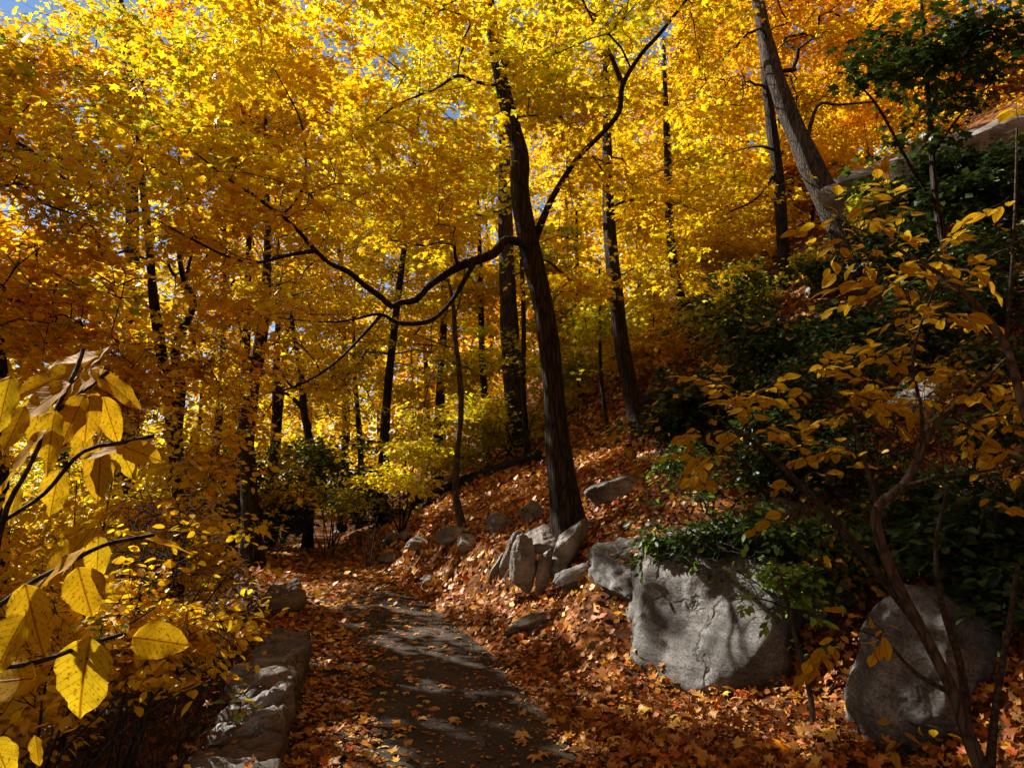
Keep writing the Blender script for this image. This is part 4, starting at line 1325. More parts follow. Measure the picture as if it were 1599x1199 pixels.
# ------------------------------------------------------------------ trees behind, trunks mostly hidden
BACK = [  # px, Y, height, crown radius, palette, label
    (560, 21, 11, 3.0, (('yellow', .6), ('gold', .4)), 'golden tree filling the gap above the drooping limb'),
    (660, 25, 13, 3.4, (('yellow', .5), ('lemon', .5)), 'bright yellow crown behind the drooping limb and the sapling'),
    (900, 24, 12, 3.2, (('yellow', .6), ('gold', .4)), 'yellow crown between the big maple and the slim curving trunk'),
    (1000, 27, 13, 3.4, (('gold', .7), ('orange', .3)), 'gold crown farther up behind the slim curving trunk'),
    (1120, 22, 12, 3.2, (('gold', .8), ('yellow', .2)), 'glowing gold crown on the hill below the straight slender trunk'),
    (1250, 20, 11, 3.0, (('gold', .6), ('orange', .4)), 'gold crown behind the pair of leaning and straight trunks'),
    (1400, 19, 11, 3.0, (('orange', .5), ('gold', .5)), 'orange crown high on the hill above the bare outcrop'),
    (1540, 18, 10, 3.0, (('orange', .5), ('amber', .5)), 'orange crown at the hilltop corner past the bare outcrop'),
    (360, 24, 17, 3.6, (('orange', .6), ('gold', .4)), 'orange topped tree high above the two stemmed tree'),
    (430, 20, 15, 3.4, (('gold', .6), ('yellow', .4)), 'gold crown filling the sky between the limb tip and the orange topped tree'),
    (690, 21, 17, 3.4, (('lemon', .5), ('yellow', .5)), 'lemon crown high behind the top of the big maple'),
    (600, 18, 15.5, 3.0, (('yellow', .6), ('ygreen', .4)), 'green gold crown above the drooping limb, next to the big maple top'),
    (540, 23, 17, 3.6, (('yellow', .6), ('lemon', .4)), 'lemon gold crown high behind the drooping limb'),
    (100, 20, 14, 3.2, (('ygreen', .4), ('yellow', .6)), 'green gold crown under the open sky above the twin stems'),
    (480, 29, 18, 3.8, (('orange', .3), ('gold', .7)), 'tall gold crown beside the orange topped tree'),
    (90, 23, 12, 3.2, (('lemon', .6), ('gold', .4)), 'lemon yellow tree low behind the broad leaved shrub'),
    (300, 22, 10, 3.2, (('yellow', .6), ('gold', .4)), 'yellow tree low between the twin stems and the bend trunk'),
    (-20, 27, 15, 3.4, (('ygreen', .4), ('amber', .6)), 'brownish crown at the far edge below open sky'),
    (760, 33, 17, 4.2, (('gold', .6), ('yellow', .4)), 'tall golden crown directly behind the stout grey trunk'),
    (600, 38, 20, 4.6, (('lemon', .5), ('gold', .5)), 'towering pale yellow crown far behind the drooping limb'),
    (880, 40, 18, 4.6, (('gold', .7), ('orange', .3)), 'far gold crown above the yellow one past the big maple'),
    (1180, 33, 15, 4.2, (('gold', .6), ('orange', .4)), 'far gold and orange crown at the top of the hill'),
    (200, 38, 17, 4.6, (('yellow', .6), ('amber', .4)), 'far yellow crown seen under the open sky'),
    (420, 42, 18, 4.8, (('yellow', .5), ('gold', .5)), 'far crown closing the hollow past the path bend'),
    (1060, 42, 17, 4.6, (('gold', .6), ('orange', .4)), 'far amber crown along the hill crest'),
    (1380, 30, 14, 4.0, (('orange', .6), ('gold', .4)), 'far orange crown on the crest behind the leaning trunk'),
]
for px, Y, hh, cr, pal, lb in BACK:
    x = (px - CX) / F * Y
    z0 = float(h(x, Y))
    lean = random.uniform(-.06, .06)
    tr = [[x + lean * hh * q + .15 * math.sin(6 * q + px), Y + .1 * math.sin(5 * q), z0 - .2 + hh * q * .93, .115 * (hh / 12) * (1.02 - q) + .01] for q in (0, .15, .3, .5, .7, .85, 1)]
    top = z0 + hh
    bl = []
    for q in range(7):
        a = q * 2.4 + px
        zz = z0 + hh * (.30 + .1 * q)
        rr = cr * (1.0 - .45 * abs(q / 6 - .35))
        bl.append((np.array([x + lean * hh * .5 + math.cos(a) * cr * .45, Y + math.sin(a) * cr * .45, zz]), np.array([rr * .72, rr * .72, hh * .13]), 1.0))
    big = Y > 30
    tree('autumn_tree', lb, tr, [], bl, 240 if big else 270, 34 if big else 44, .62 if big else .52, leaf='KITE', size=.20 if big else .135, pal=pal, sides=9, step=.4, twig_k=0, carve=True, clump=.7, tip=.006, seg=1.2 if big else .8)
print('leaves', NLEAF)


# ------------------------------------------------------------------ shrubs and saplings
def stems(base, tops, r=.012, bow=.25):
    """stems fanning out of one foot"""
    base = np.asarray(base, float)
    out = []
    for q, t in enumerate(tops):
        t = np.asarray(t, float)
        m = base * .55 + t * .45 + np.array([0, 0, bow * np.linalg.norm(t - base) * .45]) + RNG.normal(0, .04, 3)
        m2 = base * .2 + t * .8 + np.array([0, 0, bow * np.linalg.norm(t - base) * .3]) + RNG.normal(0, .04, 3)
        b = base + np.array([RNG.normal(0, .04), RNG.normal(0, .04), -.08])
        out.append([[*b, r], [*m, r * .75], [*m2, r * .5], [*t, r * .22]])
    return out


def ground_pt(x, y):
    return np.array([x, y, float(h(x, y))])


def shrub(name, label, base, tops, blobs, r=.012, cat='shrub', bow=.25, **kw):
    st = stems(base, tops, r, bow)
    kw.setdefault('sides', 8)
    kw.setdefault('trunkname', 'stem')
    kw.setdefault('flare', .1)
    return tree(name, label, st[0], st[1:], blobs, cat=cat, **kw)


sp = dict(leaf='OVATE', size=.062, R=.22, twig_k=2, tip=.0022, tilt=.6, droop=.4, bark=M_TWIG, clump=1.6)
shrub('yellow_shrub', 'yellow leaved shrub overhanging the dry stone wall, its sprays glinting in the sun', ground_pt(-2.75, 4.9),
      [U(330, 900, 4.5), U(345, 950, 4.3), U(250, 820, 4.8), U(260, 1010, 4.1), U(390, 870, 4.9), U(340, 780, 5.2)],
      [B(320, 905, 4.6, .5, .5, .28, 1.5), B(330, 960, 4.3, .28, .35, .18, .9), B(260, 840, 4.8, .55, .5, .28, 1.3), B(350, 800, 5.3, .45, .5, .25, .9), B(240, 1000, 4.1, .33, .4, .2, .8), B(230, 930, 4.3, .4, .4, .25, .8)],
      sprays=300, per=16, pal=(('gold', .6), ('yellow', .4)), peel=300, peel_key='shrub_leaf', **sp)
shrub('yellow_shrub', 'taller yellow shrub around the foot of the two stemmed tree', ground_pt(-4.2, 6.6),
      [U(200, 680, 6.2), U(300, 690, 6.4), U(120, 750, 5.8), U(350, 740, 6.6), U(230, 780, 5.8)],
      [B(210, 700, 6.2, .9, .7, .45, 1.5), B(320, 720, 6.5, .7, .6, .35, 1.2), B(110, 780, 5.6, .7, .6, .4, 1.1), B(250, 790, 5.9, .7, .6, .3, 1), B(60, 690, 6, .6, .6, .4, .8), B(370, 650, 6.8, .5, .5, .4, .7)],
      sprays=330, per=17, pal=(('gold', .5), ('yellow', .5)), **dict(sp, size=.07, R=.27))
shrub('yellow_shrub', 'thin low shrub of small yellow leaves in the shade below the broad leaved one', ground_pt(-2.6, 3.7),
      [U(120, 1000, 3.5), U(200, 1060, 3.4), U(60, 1080, 3.3), U(240, 950, 3.8), U(330, 1060, 3.6)],
      [B(120, 960, 3.8, .45, .4, .25, 1), B(220, 1060, 3.6, .4, .4, .2, .9), B(60, 1080, 3.4, .3, .3, .2, .7), B(330, 1060, 3.7, .25, .3, .12, .6)],
      sprays=85, per=12, pal=(('gold', .7), ('amber', .3)), **dict(sp, R=.2))
shrub('young_maple', 'young maple with sunlit layered yellow sprays past the path bend', ground_pt(-2.2, 13.6),
      [U(650, 640, 13.3), U(600, 700, 13), U(730, 620, 13.5), U(690, 560, 13.4), U(570, 735, 13)],
      [B(665, 650, 13.3, 1.1, .9, .28, 1.2), B(610, 700, 13, 1.0, .8, .25, 1.1), B(735, 630, 13.6, .9, .8, .3, .9), B(690, 575, 13.5, 1.0, .9, .3, .9), B(560, 740, 12.8, .6, .6, .18, .7)],
      r=.025, sprays=170, per=28, pal=(('lemon', .5), ('yellow', .35), ('ygreen', .15)), leaf='MAPLE_LO', size=.10, R=.42, bark=M_BARK, tilt=.3)
shrub('young_maple', 'yellow green young tree low beside the stout grey trunk', ground_pt(.2, 15.6),
      [U(760, 620, 15.5), U(860, 600, 15.8), U(780, 700, 15), U(900, 660, 15.5)],
      [B(760, 640, 15.5, 1.0, .9, .5, 1), B(890, 580, 16, 1.1, .9, .6, 1), B(900, 660, 15.6, .7, .7, .3, .6), B(770, 540, 16, .8, .8, .5, .6)],
      r=.02, sprays=150, per=26, pal=(('ygreen', .4), ('lemon', .6)), leaf='KITE', size=.12, R=.4, bark=M_BARK, tilt=.3)
shrub('understory_shrub', 'dull olive shrub on the dark bank past the path bend', ground_pt(-3.9, 14.6),
      [U(500, 760, 14.4), U(550, 770, 14), U(450, 770, 14.8), U(600, 760, 14)],
      [B(500, 760, 14.6, 1.0, .8, .5, 1), B(580, 775, 14, .8, .6, .35, .8), B(440, 770, 15.2, .8, .8, .5, .9)],
      r=.014, sprays=150, per=20, pal=(('ygreen', .5), ('green', .2), ('gold', .3)), leaf='KITE', size=.085, R=.34, bark=M_TWIG)
shrub('understory_shrub', 'bright yellow shrub low on the bank at the turn of the path', ground_pt(-2.6, 12.6),
      [U(570, 745, 12.4), U(620, 740, 12.4), U(540, 760, 12.3)],
      [B(575, 740, 12.4, .7, .5, .25, 1), B(640, 755, 12.5, .6, .5, .25, .7)], r=.012, sprays=60, per=22, pal=(('lemon', .6), ('yellow', .4)), leaf='KITE', size=.085, R=.32, bark=M_TWIG)

HILL = [
    ('sunny young maple on the hillside behind the straight slender trunk', 1150, 500, 15, 1.6, (('yellow', .6), ('gold', .4)), 2.6),
    ('young gold maple on the slope between the curving slim trunk and the thin upright one', 1030, 560, 14, 1.5, (('yellow', .5), ('gold', .5)), 2.2),
    ('young maple on the slope just above the shadowed green thicket', 1240, 440, 16, 1.7, (('gold', .7), ('yellow', .3)), 2.8),
    ('leafy yellow sapling beyond the curving slim trunk', 960, 590, 18, 1.8, (('yellow', .6), ('lemon', .4)), 3.0),
    ('gold sapling below the leaning trunk', 1290, 370, 16, 1.6, (('gold', .7), ('orange', .3)), 2.6),
    ('amber sapling above the bare outcrop', 1450, 200, 17, 1.9, (('orange', .5), ('gold', .5)), 2.6),
    ('orange young tree at the hilltop corner above the bare outcrop', 1600, 190, 15, 1.7, (('orange', .5), ('gold', .5)), 2.6),
    ('low amber bush at the hilltop corner', 1580, 150, 16, 1.6, (('amber', .6), ('orange', .4)), 2.4),
    ('pale yellow sapling far behind the thin upright trunk', 1090, 430, 22, 2.2, (('yellow', .6), ('gold', .4)), 3.4),
    ('yellow sapling deep in the wood left of the stout grey trunk', 690, 600, 21, 2.2, (('lemon', .6), ('yellow', .4)), 3.4),
    ('lemon yellow sapling behind the big maple at eye level', 850, 600, 22, 2.2, (('lemon', .5), ('gold', .5)), 3.4),
    ('gold sapling far behind the crooked one', 640, 520, 24, 2.4, (('gold', .6), ('yellow', .4)), 3.6),
]
for lb, px, py, Y, r, pal, hh in HILL:
    x = (px - CX) / F * Y
    b = ground_pt(x, Y)
    p = U(px, py, Y)
    zt = max(p[2], b[2] + hh * .5)
    t = [[b[0], b[1], b[2] - .1, .05], [x + .1, Y, (b[2] + zt) / 2, .035], [x - .05, Y, zt, .02], [x, Y, zt + hh * .5, .006]]
    tree('young_maple', lb, t, [], [(np.array([x - r * .3, Y, zt - .1]), np.array([r, r * .8, .6]), 1), (np.array([x + r * .4, Y + .3, zt + .6]), np.array([r, r * .8, .6]), 1), (np.array([x, Y, b[2] + hh * .35]), np.array([r, r, .4]), .7)],
         150, 28, .44, leaf='KITE', size=.135 if Y < 20 else .17, pal=pal, sides=8, cat='tree', twig_k=1)

# more growth in the hollow beyond the wall
vk = dict(leaf='OVATE_LO', R=.3, twig_k=2, tip=.0028, tilt=.55, droop=.4, bark=M_TWIG, clump=1.2)
for lb, x, y, r, hh, n, pal in [
        ('wide yellow bush in the hollow between the twin stems and the path', -4.6, 8.6, 1.1, 1.9, 300, (('gold', .5), ('yellow', .5))),
        ('amber bush in the hollow behind the broad leaved shrub', -5.4, 6.9, 1.1, 1.9, 280, (('amber', .5), ('gold', .5))),
        ('tall amber bush at the very edge of the view behind the broad leaves', -4.3, 5.2, .9, 1.9, 230, (('amber', .6), ('gold', .4))),
        ('yellow bush beside the trunk at the path bend, hollow side', -6.3, 11.0, 1.2, 2.2, 300, (('yellow', .6), ('lemon', .4))),
        ('dusky bush deeper in the hollow beyond the twin stems', -8.2, 10.5, 1.5, 2.6, 300, (('amber', .4), ('yellow', .6))),
        ('pale bush far down the hollow under the lemon tree', -10.5, 14.5, 1.8, 3.0, 300, (('lemon', .5), ('gold', .5))),
        ('bush filling the far side of the hollow past the path bend', -8.2, 16.0, 1.8, 3.0, 300, (('yellow', .6), ('gold', .4))),
        ('dark olive bush in the hollow straight past the path bend', -4.6, 17.2, 1.6, 2.6, 300, (('green', .5), ('ygreen', .3), ('dgreen', .2))),
        ('dark green bush beside the slim nearly black trunk', -6.0, 15.6, 1.3, 2.2, 260, (('green', .5), ('dgreen', .5))),
        ('rusty bush in deep shade at the back of the path bend', -6.2, 18.5, 1.8, 2.6, 260, (('amber', .6), ('ygreen', .4)))]:
    b = ground_pt(x, y)
    far_ = y > 10
    shrub('hollow_bush', lb, b, [b + np.array([RNG.normal(0, r * .6), RNG.normal(0, r * .5), hh * q]) for q in (.6, .7, .8, .9, 1)],
          [(b + np.array([-r * .5, 0, hh * .5]), np.array([r * .8, r * .7, hh * .32]), 1), (b + np.array([r * .5, .1, hh * .55]), np.array([r * .7, r * .7, hh * .3]), 1), (b + np.array([0, 0, hh * .9]), np.array([r * .8, r * .8, hh * .28]), 1)],
          sprays=n, per=22, pal=pal, r=.016, **dict(vk, size=.11 if far_ else .075, leaf='KITE' if far_ else 'OVATE_LO', R=.4 if far_ else .3))

# dark green growth on the slope
gk = dict(leaf='OVATE_LO', lmat=M_GREEN, bark=M_TWIG, twig_k=1, tip=.0022, tilt=.55, droop=.35, clump=1.5, carve=True)
shrub('evergreen_creeper', 'glossy green creeper sprawling over the top of the big boulder', ground_pt(1.9, 6.4),
      [U(1060, 720, 6.3), U(1120, 760, 6.0), U(1040, 820, 6.0), U(1150, 830, 5.6), U(1220, 870, 5.2), U(1180, 760, 6)],
      [B(1055, 720, 6.3, .38, .35, .22, 1), B(1060, 790, 6.1, .36, .3, .3, 1.3), B(1130, 780, 5.9, .45, .35, .25, 1.2), B(1120, 850, 5.5, .4, .25, .22, 1.1), B(1200, 850, 5.3, .4, .3, .2, 1), B(1270, 850, 5.1, .3, .3, .22, .8), B(1030, 850, 5.9, .18, .18, .2, .6)],
      sprays=520, per=17, pal=(('green', .55), ('dgreen', .2), ('lgreen', .25)), size=.066, R=.2, **gk)
shrub('climbing_plant', 'light green leafy shoots hanging over the sunny face of the big boulder', ground_pt(2.15, 5.3),
      [U(1180, 900, 5.0), U(1200, 950, 4.8), U(1150, 890, 5.05), U(1240, 880, 5)],
      [B(1255, 945, 4.95, .16, .14, .16, 1), B(1130, 890, 5.0, .2, .12, .1, .7), B(1280, 1000, 4.9, .1, .1, .12, .4), B(1180, 915, 4.95, .24, .15, .13, 1), B(1165, 960, 4.85, .14, .1, .10, .7), B(1230, 900, 4.9, .2, .15, .12, .7), B(1090, 960, 5.0, .12, .08, .1, .3), B(1210, 955, 4.8, .12, .1, .12, .5)],
      sprays=120, per=9, pal=(('lgreen', .8), ('green', .2)), size=.06, R=.15, **gk)
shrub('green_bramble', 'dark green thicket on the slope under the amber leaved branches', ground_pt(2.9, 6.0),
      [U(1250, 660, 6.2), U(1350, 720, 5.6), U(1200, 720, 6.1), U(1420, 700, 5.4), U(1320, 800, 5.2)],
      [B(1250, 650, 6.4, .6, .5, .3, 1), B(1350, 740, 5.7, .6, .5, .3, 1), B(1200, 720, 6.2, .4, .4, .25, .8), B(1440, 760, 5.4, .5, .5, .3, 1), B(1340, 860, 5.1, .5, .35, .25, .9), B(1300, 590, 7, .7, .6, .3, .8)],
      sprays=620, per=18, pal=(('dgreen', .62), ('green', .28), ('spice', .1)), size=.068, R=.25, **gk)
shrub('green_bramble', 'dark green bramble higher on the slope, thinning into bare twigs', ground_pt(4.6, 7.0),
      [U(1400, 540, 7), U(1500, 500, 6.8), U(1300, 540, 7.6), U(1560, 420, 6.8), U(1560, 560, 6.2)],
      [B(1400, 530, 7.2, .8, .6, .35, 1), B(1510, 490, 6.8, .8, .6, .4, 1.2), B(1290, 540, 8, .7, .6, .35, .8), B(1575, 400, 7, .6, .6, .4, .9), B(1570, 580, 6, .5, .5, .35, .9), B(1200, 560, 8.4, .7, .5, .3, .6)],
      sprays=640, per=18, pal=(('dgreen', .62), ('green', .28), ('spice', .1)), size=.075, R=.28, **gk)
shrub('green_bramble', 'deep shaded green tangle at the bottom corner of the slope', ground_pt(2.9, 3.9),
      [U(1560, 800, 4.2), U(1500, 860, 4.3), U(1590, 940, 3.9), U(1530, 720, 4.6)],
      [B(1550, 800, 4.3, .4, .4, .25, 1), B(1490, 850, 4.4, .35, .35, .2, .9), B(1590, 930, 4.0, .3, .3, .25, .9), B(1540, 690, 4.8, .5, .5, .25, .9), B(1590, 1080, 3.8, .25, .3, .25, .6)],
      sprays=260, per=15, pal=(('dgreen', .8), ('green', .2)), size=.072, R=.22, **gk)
shrub('green_bramble', 'scraggly dark shrub at the upper edge of the slope beside the curving slim trunk', ground_pt(2.9, 10),
      [U(1080, 600, 9.5), U(1150, 560, 9.5), U(1030, 640, 9.5)],
      [B(1100, 590, 9.5, .8, .6, .35, 1), B(1020, 650, 9.6, .5, .5, .25, .7), B(1180, 500, 9.6, .7, .6, .35, .8)],
      sprays=100, per=13, pal=(('dgreen', .5), ('green', .3), ('ygreen', .2)), size=.085, R=.3, **gk)
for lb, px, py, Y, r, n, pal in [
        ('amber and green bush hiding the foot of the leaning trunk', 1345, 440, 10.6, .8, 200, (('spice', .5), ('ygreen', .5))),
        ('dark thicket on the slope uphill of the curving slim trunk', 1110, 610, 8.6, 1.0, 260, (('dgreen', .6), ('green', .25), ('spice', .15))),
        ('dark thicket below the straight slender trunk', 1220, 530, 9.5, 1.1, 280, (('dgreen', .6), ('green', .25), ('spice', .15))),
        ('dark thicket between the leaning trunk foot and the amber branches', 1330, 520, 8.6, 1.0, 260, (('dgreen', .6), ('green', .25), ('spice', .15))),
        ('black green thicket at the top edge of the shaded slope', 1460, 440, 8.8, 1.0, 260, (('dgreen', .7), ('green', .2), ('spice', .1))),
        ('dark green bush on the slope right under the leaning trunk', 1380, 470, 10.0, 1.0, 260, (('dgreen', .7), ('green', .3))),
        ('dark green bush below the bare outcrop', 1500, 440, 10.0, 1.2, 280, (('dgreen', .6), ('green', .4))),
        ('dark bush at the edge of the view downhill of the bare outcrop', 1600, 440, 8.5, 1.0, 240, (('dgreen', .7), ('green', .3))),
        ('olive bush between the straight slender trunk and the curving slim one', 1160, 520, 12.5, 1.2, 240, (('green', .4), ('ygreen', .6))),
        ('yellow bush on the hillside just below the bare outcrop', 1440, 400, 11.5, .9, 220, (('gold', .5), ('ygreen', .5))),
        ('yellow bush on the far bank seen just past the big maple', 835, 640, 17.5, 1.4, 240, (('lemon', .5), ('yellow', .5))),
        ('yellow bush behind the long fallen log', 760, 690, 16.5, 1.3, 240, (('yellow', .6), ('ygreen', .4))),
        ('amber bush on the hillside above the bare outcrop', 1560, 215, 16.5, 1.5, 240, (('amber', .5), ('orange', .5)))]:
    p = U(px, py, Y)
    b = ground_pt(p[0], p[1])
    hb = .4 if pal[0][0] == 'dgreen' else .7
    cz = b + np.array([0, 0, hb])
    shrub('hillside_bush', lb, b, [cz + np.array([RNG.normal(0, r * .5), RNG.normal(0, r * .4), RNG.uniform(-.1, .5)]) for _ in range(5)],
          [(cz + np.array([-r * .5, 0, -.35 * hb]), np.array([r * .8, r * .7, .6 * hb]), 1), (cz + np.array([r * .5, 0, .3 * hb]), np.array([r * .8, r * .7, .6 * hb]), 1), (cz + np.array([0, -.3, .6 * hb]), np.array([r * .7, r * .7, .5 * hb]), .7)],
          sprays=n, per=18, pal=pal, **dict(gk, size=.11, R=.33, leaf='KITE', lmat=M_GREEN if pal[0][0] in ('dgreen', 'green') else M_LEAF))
T_GM = W([(1508, 480, 14, 7.2), (1480, 400, 11, 7.2), (1462, 320, 10, 7.2), (1455, 230, 9, 7.2), (1448, 130, 7, 7.2), (1440, 20, 5, 7.2), (1436, -60, 3, 7.2)])
tree('green_maple', 'dark green leaved maple leaning over the slope in deep shade', T_GM, [px_ctrl([(1462, 320, 7, 7.2), (1420, 250, 6, 7), (1370, 170, 5, 6.9), (1330, 120, 3, 6.8)]), px_ctrl([(1480, 400, 7, 7.2), (1540, 440, 6, 7), (1590, 460, 4, 6.8)]),
     px_ctrl([(1456, 240, 6, 7.2), (1500, 180, 5, 7), (1550, 130, 3, 6.8)])],
     [B(1430, 90, 7, .8, .7, .4, 1.2), B(1520, 60, 7, .8, .7, .4, 1.2), B(1400, 210, 7.2, .6, .6, .35, 1.1), B(1560, 130, 6.8, .6, .6, .3, 1), B(1375, 290, 7.4, .4, .4, .3, .5), B(1350, 120, 7, .4, .5, .3, .6)],
     sprays=120, per=14, R=.36, leaf='MAPLE', size=.10, pal=(('dgreen', .5), ('green', .5)), lmat=M_GREEN, sides=10, flare=.1, tip=.003)


def cluster_shrub(name, label, main, extra, clusters, per, size, pal, key, mat, tpl, group=None, cat='shrub', tipr=.0018, spread=.13):
    """a shrub whose every leaf is a part of its own: clusters are points its twigs end in"""
    reseed(label)
    root = empty(name, main[0][:3], label, cat, group)
    L = np.array(root.location)
    sd = 1.0
    for nm, c in [('stem', main)] + [('branch', e) for e in extra]:
        V, Q = trunk_mesh(c, 9, .06, .1 if nm == 'stem' else 0, .06, sd)
        link(nm, mesh_data(nm, V - L, Q, M_STEM if nm == 'stem' else M_TWIG, smooth=True), root)
        sd += 1.3
    seeds = np.concatenate([spline(main, .15)] + [spline(e, .15) for e in extra])
    T = np.array(clusters)
    pts, rad, paths, dirs = grow(seeds[:, :3], seeds[:, 3], T, seg=.12, tip=tipr, up=.1)
    tb = Tubes()
    C, f, n, sz = [], [], [], []
    for k, pth in enumerate(paths):
        r = rad[pth].copy()
        r[0] = r[1]
        tb.add(pts[pth], r, 5)
    for t, d in zip(T, dirs):
        m = int(np.clip(RNG.normal(per, 1.3), 3, per + 4))
        d = norm(d * [1, 1, .5] + RNG.normal(0, .2, 3))
        lat = norm(np.cross(d, [0, 0, 1.]))
        tb.add(np.array([t, t + d * spread * .6, t + d * spread * 1.1 - [0, 0, .015]]), np.array([.0016, .0012, .0008]), 4)
        for q in range(m):
            u = q / (m - 1)
            sgn = 1 if q % 2 else -1
            p = t + d * spread * (u * 1.5 - .4) - np.array([0, 0, .02 * u])
            ff = norm(d * (.35 + .7 * u) + lat * sgn * (1.0 - .8 * u) + RNG.normal(0, .22, 3) + np.array([0, 0, -.25]))
            C.append(p + ff * .008)
            f.append(ff)
            n.append(norm(np.array([0, -.35, 1.]) + RNG.normal(0, .42, 3)))
            sz.append(size * float(np.clip(RNG.normal(1 - .25 * abs(u - .6), .16), .5, 1.4)))
    tb.build('twig', M_TWIG, root)
    C, f, n, sz = np.array(C), np.array(f), np.array(n), np.array(sz)
    ok = sunlit_keep(C)
    C, f, n, sz = C[ok], f[ok], n[ok], sz[ok]
    leaf_parts(root, leaf_variants(key, tpl, pal, mat, 10, uv=True), C, f, n, sz)
    return root, len(C)


def ovate_fine():
    ys = [0, .06, .16, .3, .45, .6, .74, .86, .95, 1.0]
    V, Fc, rows = [], [], []
    for y in ys:
        hw = .30 * (math.sin(math.pi * min(1, y) ** .85) ** .85 if 0 < y < 1 else 0)
        r = []
        for q in (-1, -.5, 0, .5, 1):
            r.append(len(V))
            V.append((q * hw, y, .10 * hw * abs(q) * 2 - .02 - .12 * y * y))
        rows.append(r)
    for a, b in zip(rows[:-1], rows[1:]):
        for k in range(4):
            Fc += [[a[k], a[k + 1], b[k + 1]], [a[k], b[k + 1], b[k]]]
    return np.array(V), np.array(Fc)


OV_FINE = ovate_fine()
SPICE = [(1145, 625), (1190, 612), (1129, 612), (1096, 592), (1084, 677), (1133, 673), (1066, 710), (1108, 718), (1096, 750), (1169, 641), (1202, 669), (1250, 612), (1291, 572), (1336, 576), (1368, 556), (1401, 560),
         (1421, 535), (1433, 486), (1510, 497), (1457, 568), (1328, 608), (1307, 649), (1356, 625), (1376, 645), (1417, 620), (1449, 620), (1518, 616), (1559, 612), (1591, 616), (1551, 649), (1583, 669), (1518, 665),
         (1563, 706), (1331, 706), (1254, 710), (1295, 734), (1210, 807), (1226, 754), (1559, 783), (1591, 742), (1250, 681)]
SPICE_UP = [(1352, 398), (1311, 343), (1346, 337), (1396, 308), (1378, 351), (1402, 375), (1317, 384), (1364, 416), (1396, 442), (1348, 460), (1466, 401), (1478, 384), (1434, 427), (1539, 404), (1586, 349), (1510, 442), (1472, 471),
            (1454, 483), (1425, 486), (1507, 495), (1586, 168), (1560, 320)]


def depth_right(px):
    return 3.75 - .0011 * (px - 1080) + random.uniform(-.22, .22)


main = px_ctrl([(1545, 1230, 22, 3.15), (1512, 1150, 19, 3.2), (1490, 1085, 17, 3.2), (1440, 985, 16, 3.25), (1398, 905, 15, 3.3), (1374, 842, 15, 3.3), (1368, 800, 14, 3.3), (1382, 778, 13, 3.3), (1408, 760, 13, 3.3), (1432, 722, 12, 3.3), (1452, 675, 10, 3.3),
                (1485, 640, 9, 3.3), (1530, 600, 6, 3.2), (1570, 560, 3, 3.1)])
ex = [px_ctrl([(1440, 985, 13, 3.25), (1360, 880, 12, 3.4), (1300, 810, 12, 3.5), (1245, 752, 10, 3.55), (1190, 700, 7, 3.6), (1130, 660, 4, 3.65), (1090, 640, 2, 3.7)]),
      px_ctrl([(1372, 800, 9, 3.3), (1350, 720, 7, 3.4), (1330, 660, 5, 3.45), (1300, 610, 3.5, 3.5), (1260, 590, 2, 3.5)]),
      px_ctrl([(1432, 722, 8, 3.3), (1440, 650, 6, 3.3), (1425, 570, 5, 3.3), (1440, 500, 4, 3.3), (1470, 430, 3, 3.2)]),
      px_ctrl([(1408, 760, 8, 3.3), (1470, 745, 6, 3.2), (1540, 735, 4, 3.1), (1600, 720, 3, 3.0)]),
      px_ctrl([(1512, 1150, 14, 3.2), (1500, 1040, 11, 3.3), (1470, 940, 9, 3.4), (1462, 850, 7, 3.5), (1480, 760, 4, 3.6)]),
      px_ctrl([(1545, 1210, 14, 3.15), (1555, 1100, 10, 3.2), (1575, 980, 8, 3.25), (1590, 880, 6, 3.3)]),
      px_ctrl([(1490, 1085, 9, 3.2), (1430, 1050, 6, 3.3), (1380, 1000, 4, 3.4), (1330, 980, 2.5, 3.5)])]
cluster_shrub('amber_shrub', 'crooked stemmed shrub holding amber oval leaves out over the shaded slope', main, ex,
              [U(px, py, depth_right(px)) for px, py in SPICE] + [U(px + random.uniform(-30, 30), py + random.uniform(-22, 22), depth_right(px) + .15) for px, py in SPICE if py < 720]
              + [U(px, py, 3.3) for px, py in [(1380, 985), (1300, 1000), (1290, 1020), (1345, 960)]], 8, .084, 'spice', 'amber_leaf', M_BIG, OV_FINE)
m2 = px_ctrl([(1640, 760, 18, 2.9), (1600, 640, 14, 2.9), (1570, 540, 12, 2.95), (1520, 470, 10, 3.0), (1470, 430, 8, 3.05), (1420, 400, 6, 3.1), (1370, 370, 4, 3.15), (1320, 350, 2, 3.2)])
m2.insert(0, [m2[0][0] + .15, m2[0][1], float(h(m2[0][0] + .15, m2[0][1])) - .05, m2[0][3]])
cluster_shrub('amber_shrub', 'amber leaved branch reaching across the lower end of the leaning trunk', m2,
              [px_ctrl([(1570, 540, 6, 2.95), (1580, 420, 5, 2.9), (1585, 320, 4, 2.9), (1588, 200, 2, 2.9)])],
              [U(px, py, 3.05 + random.uniform(-.2, .25)) for px, py in SPICE_UP] + [U(px + random.uniform(-25, 25), py + random.uniform(-20, 20), 3.3) for px, py in SPICE_UP[:14]], 6, .092, 'spice', 'amber_leaf', M_BIG, OV_FINE)
m3 = px_ctrl([(1272, 1165, 9, 4.25), (1266, 1090, 8.5, 4.3), (1252, 1030, 8, 4.3), (1238, 980, 7, 4.35), (1226, 930, 6, 4.4), (1218, 895, 5, 4.4), (1205, 870, 3, 4.45)])
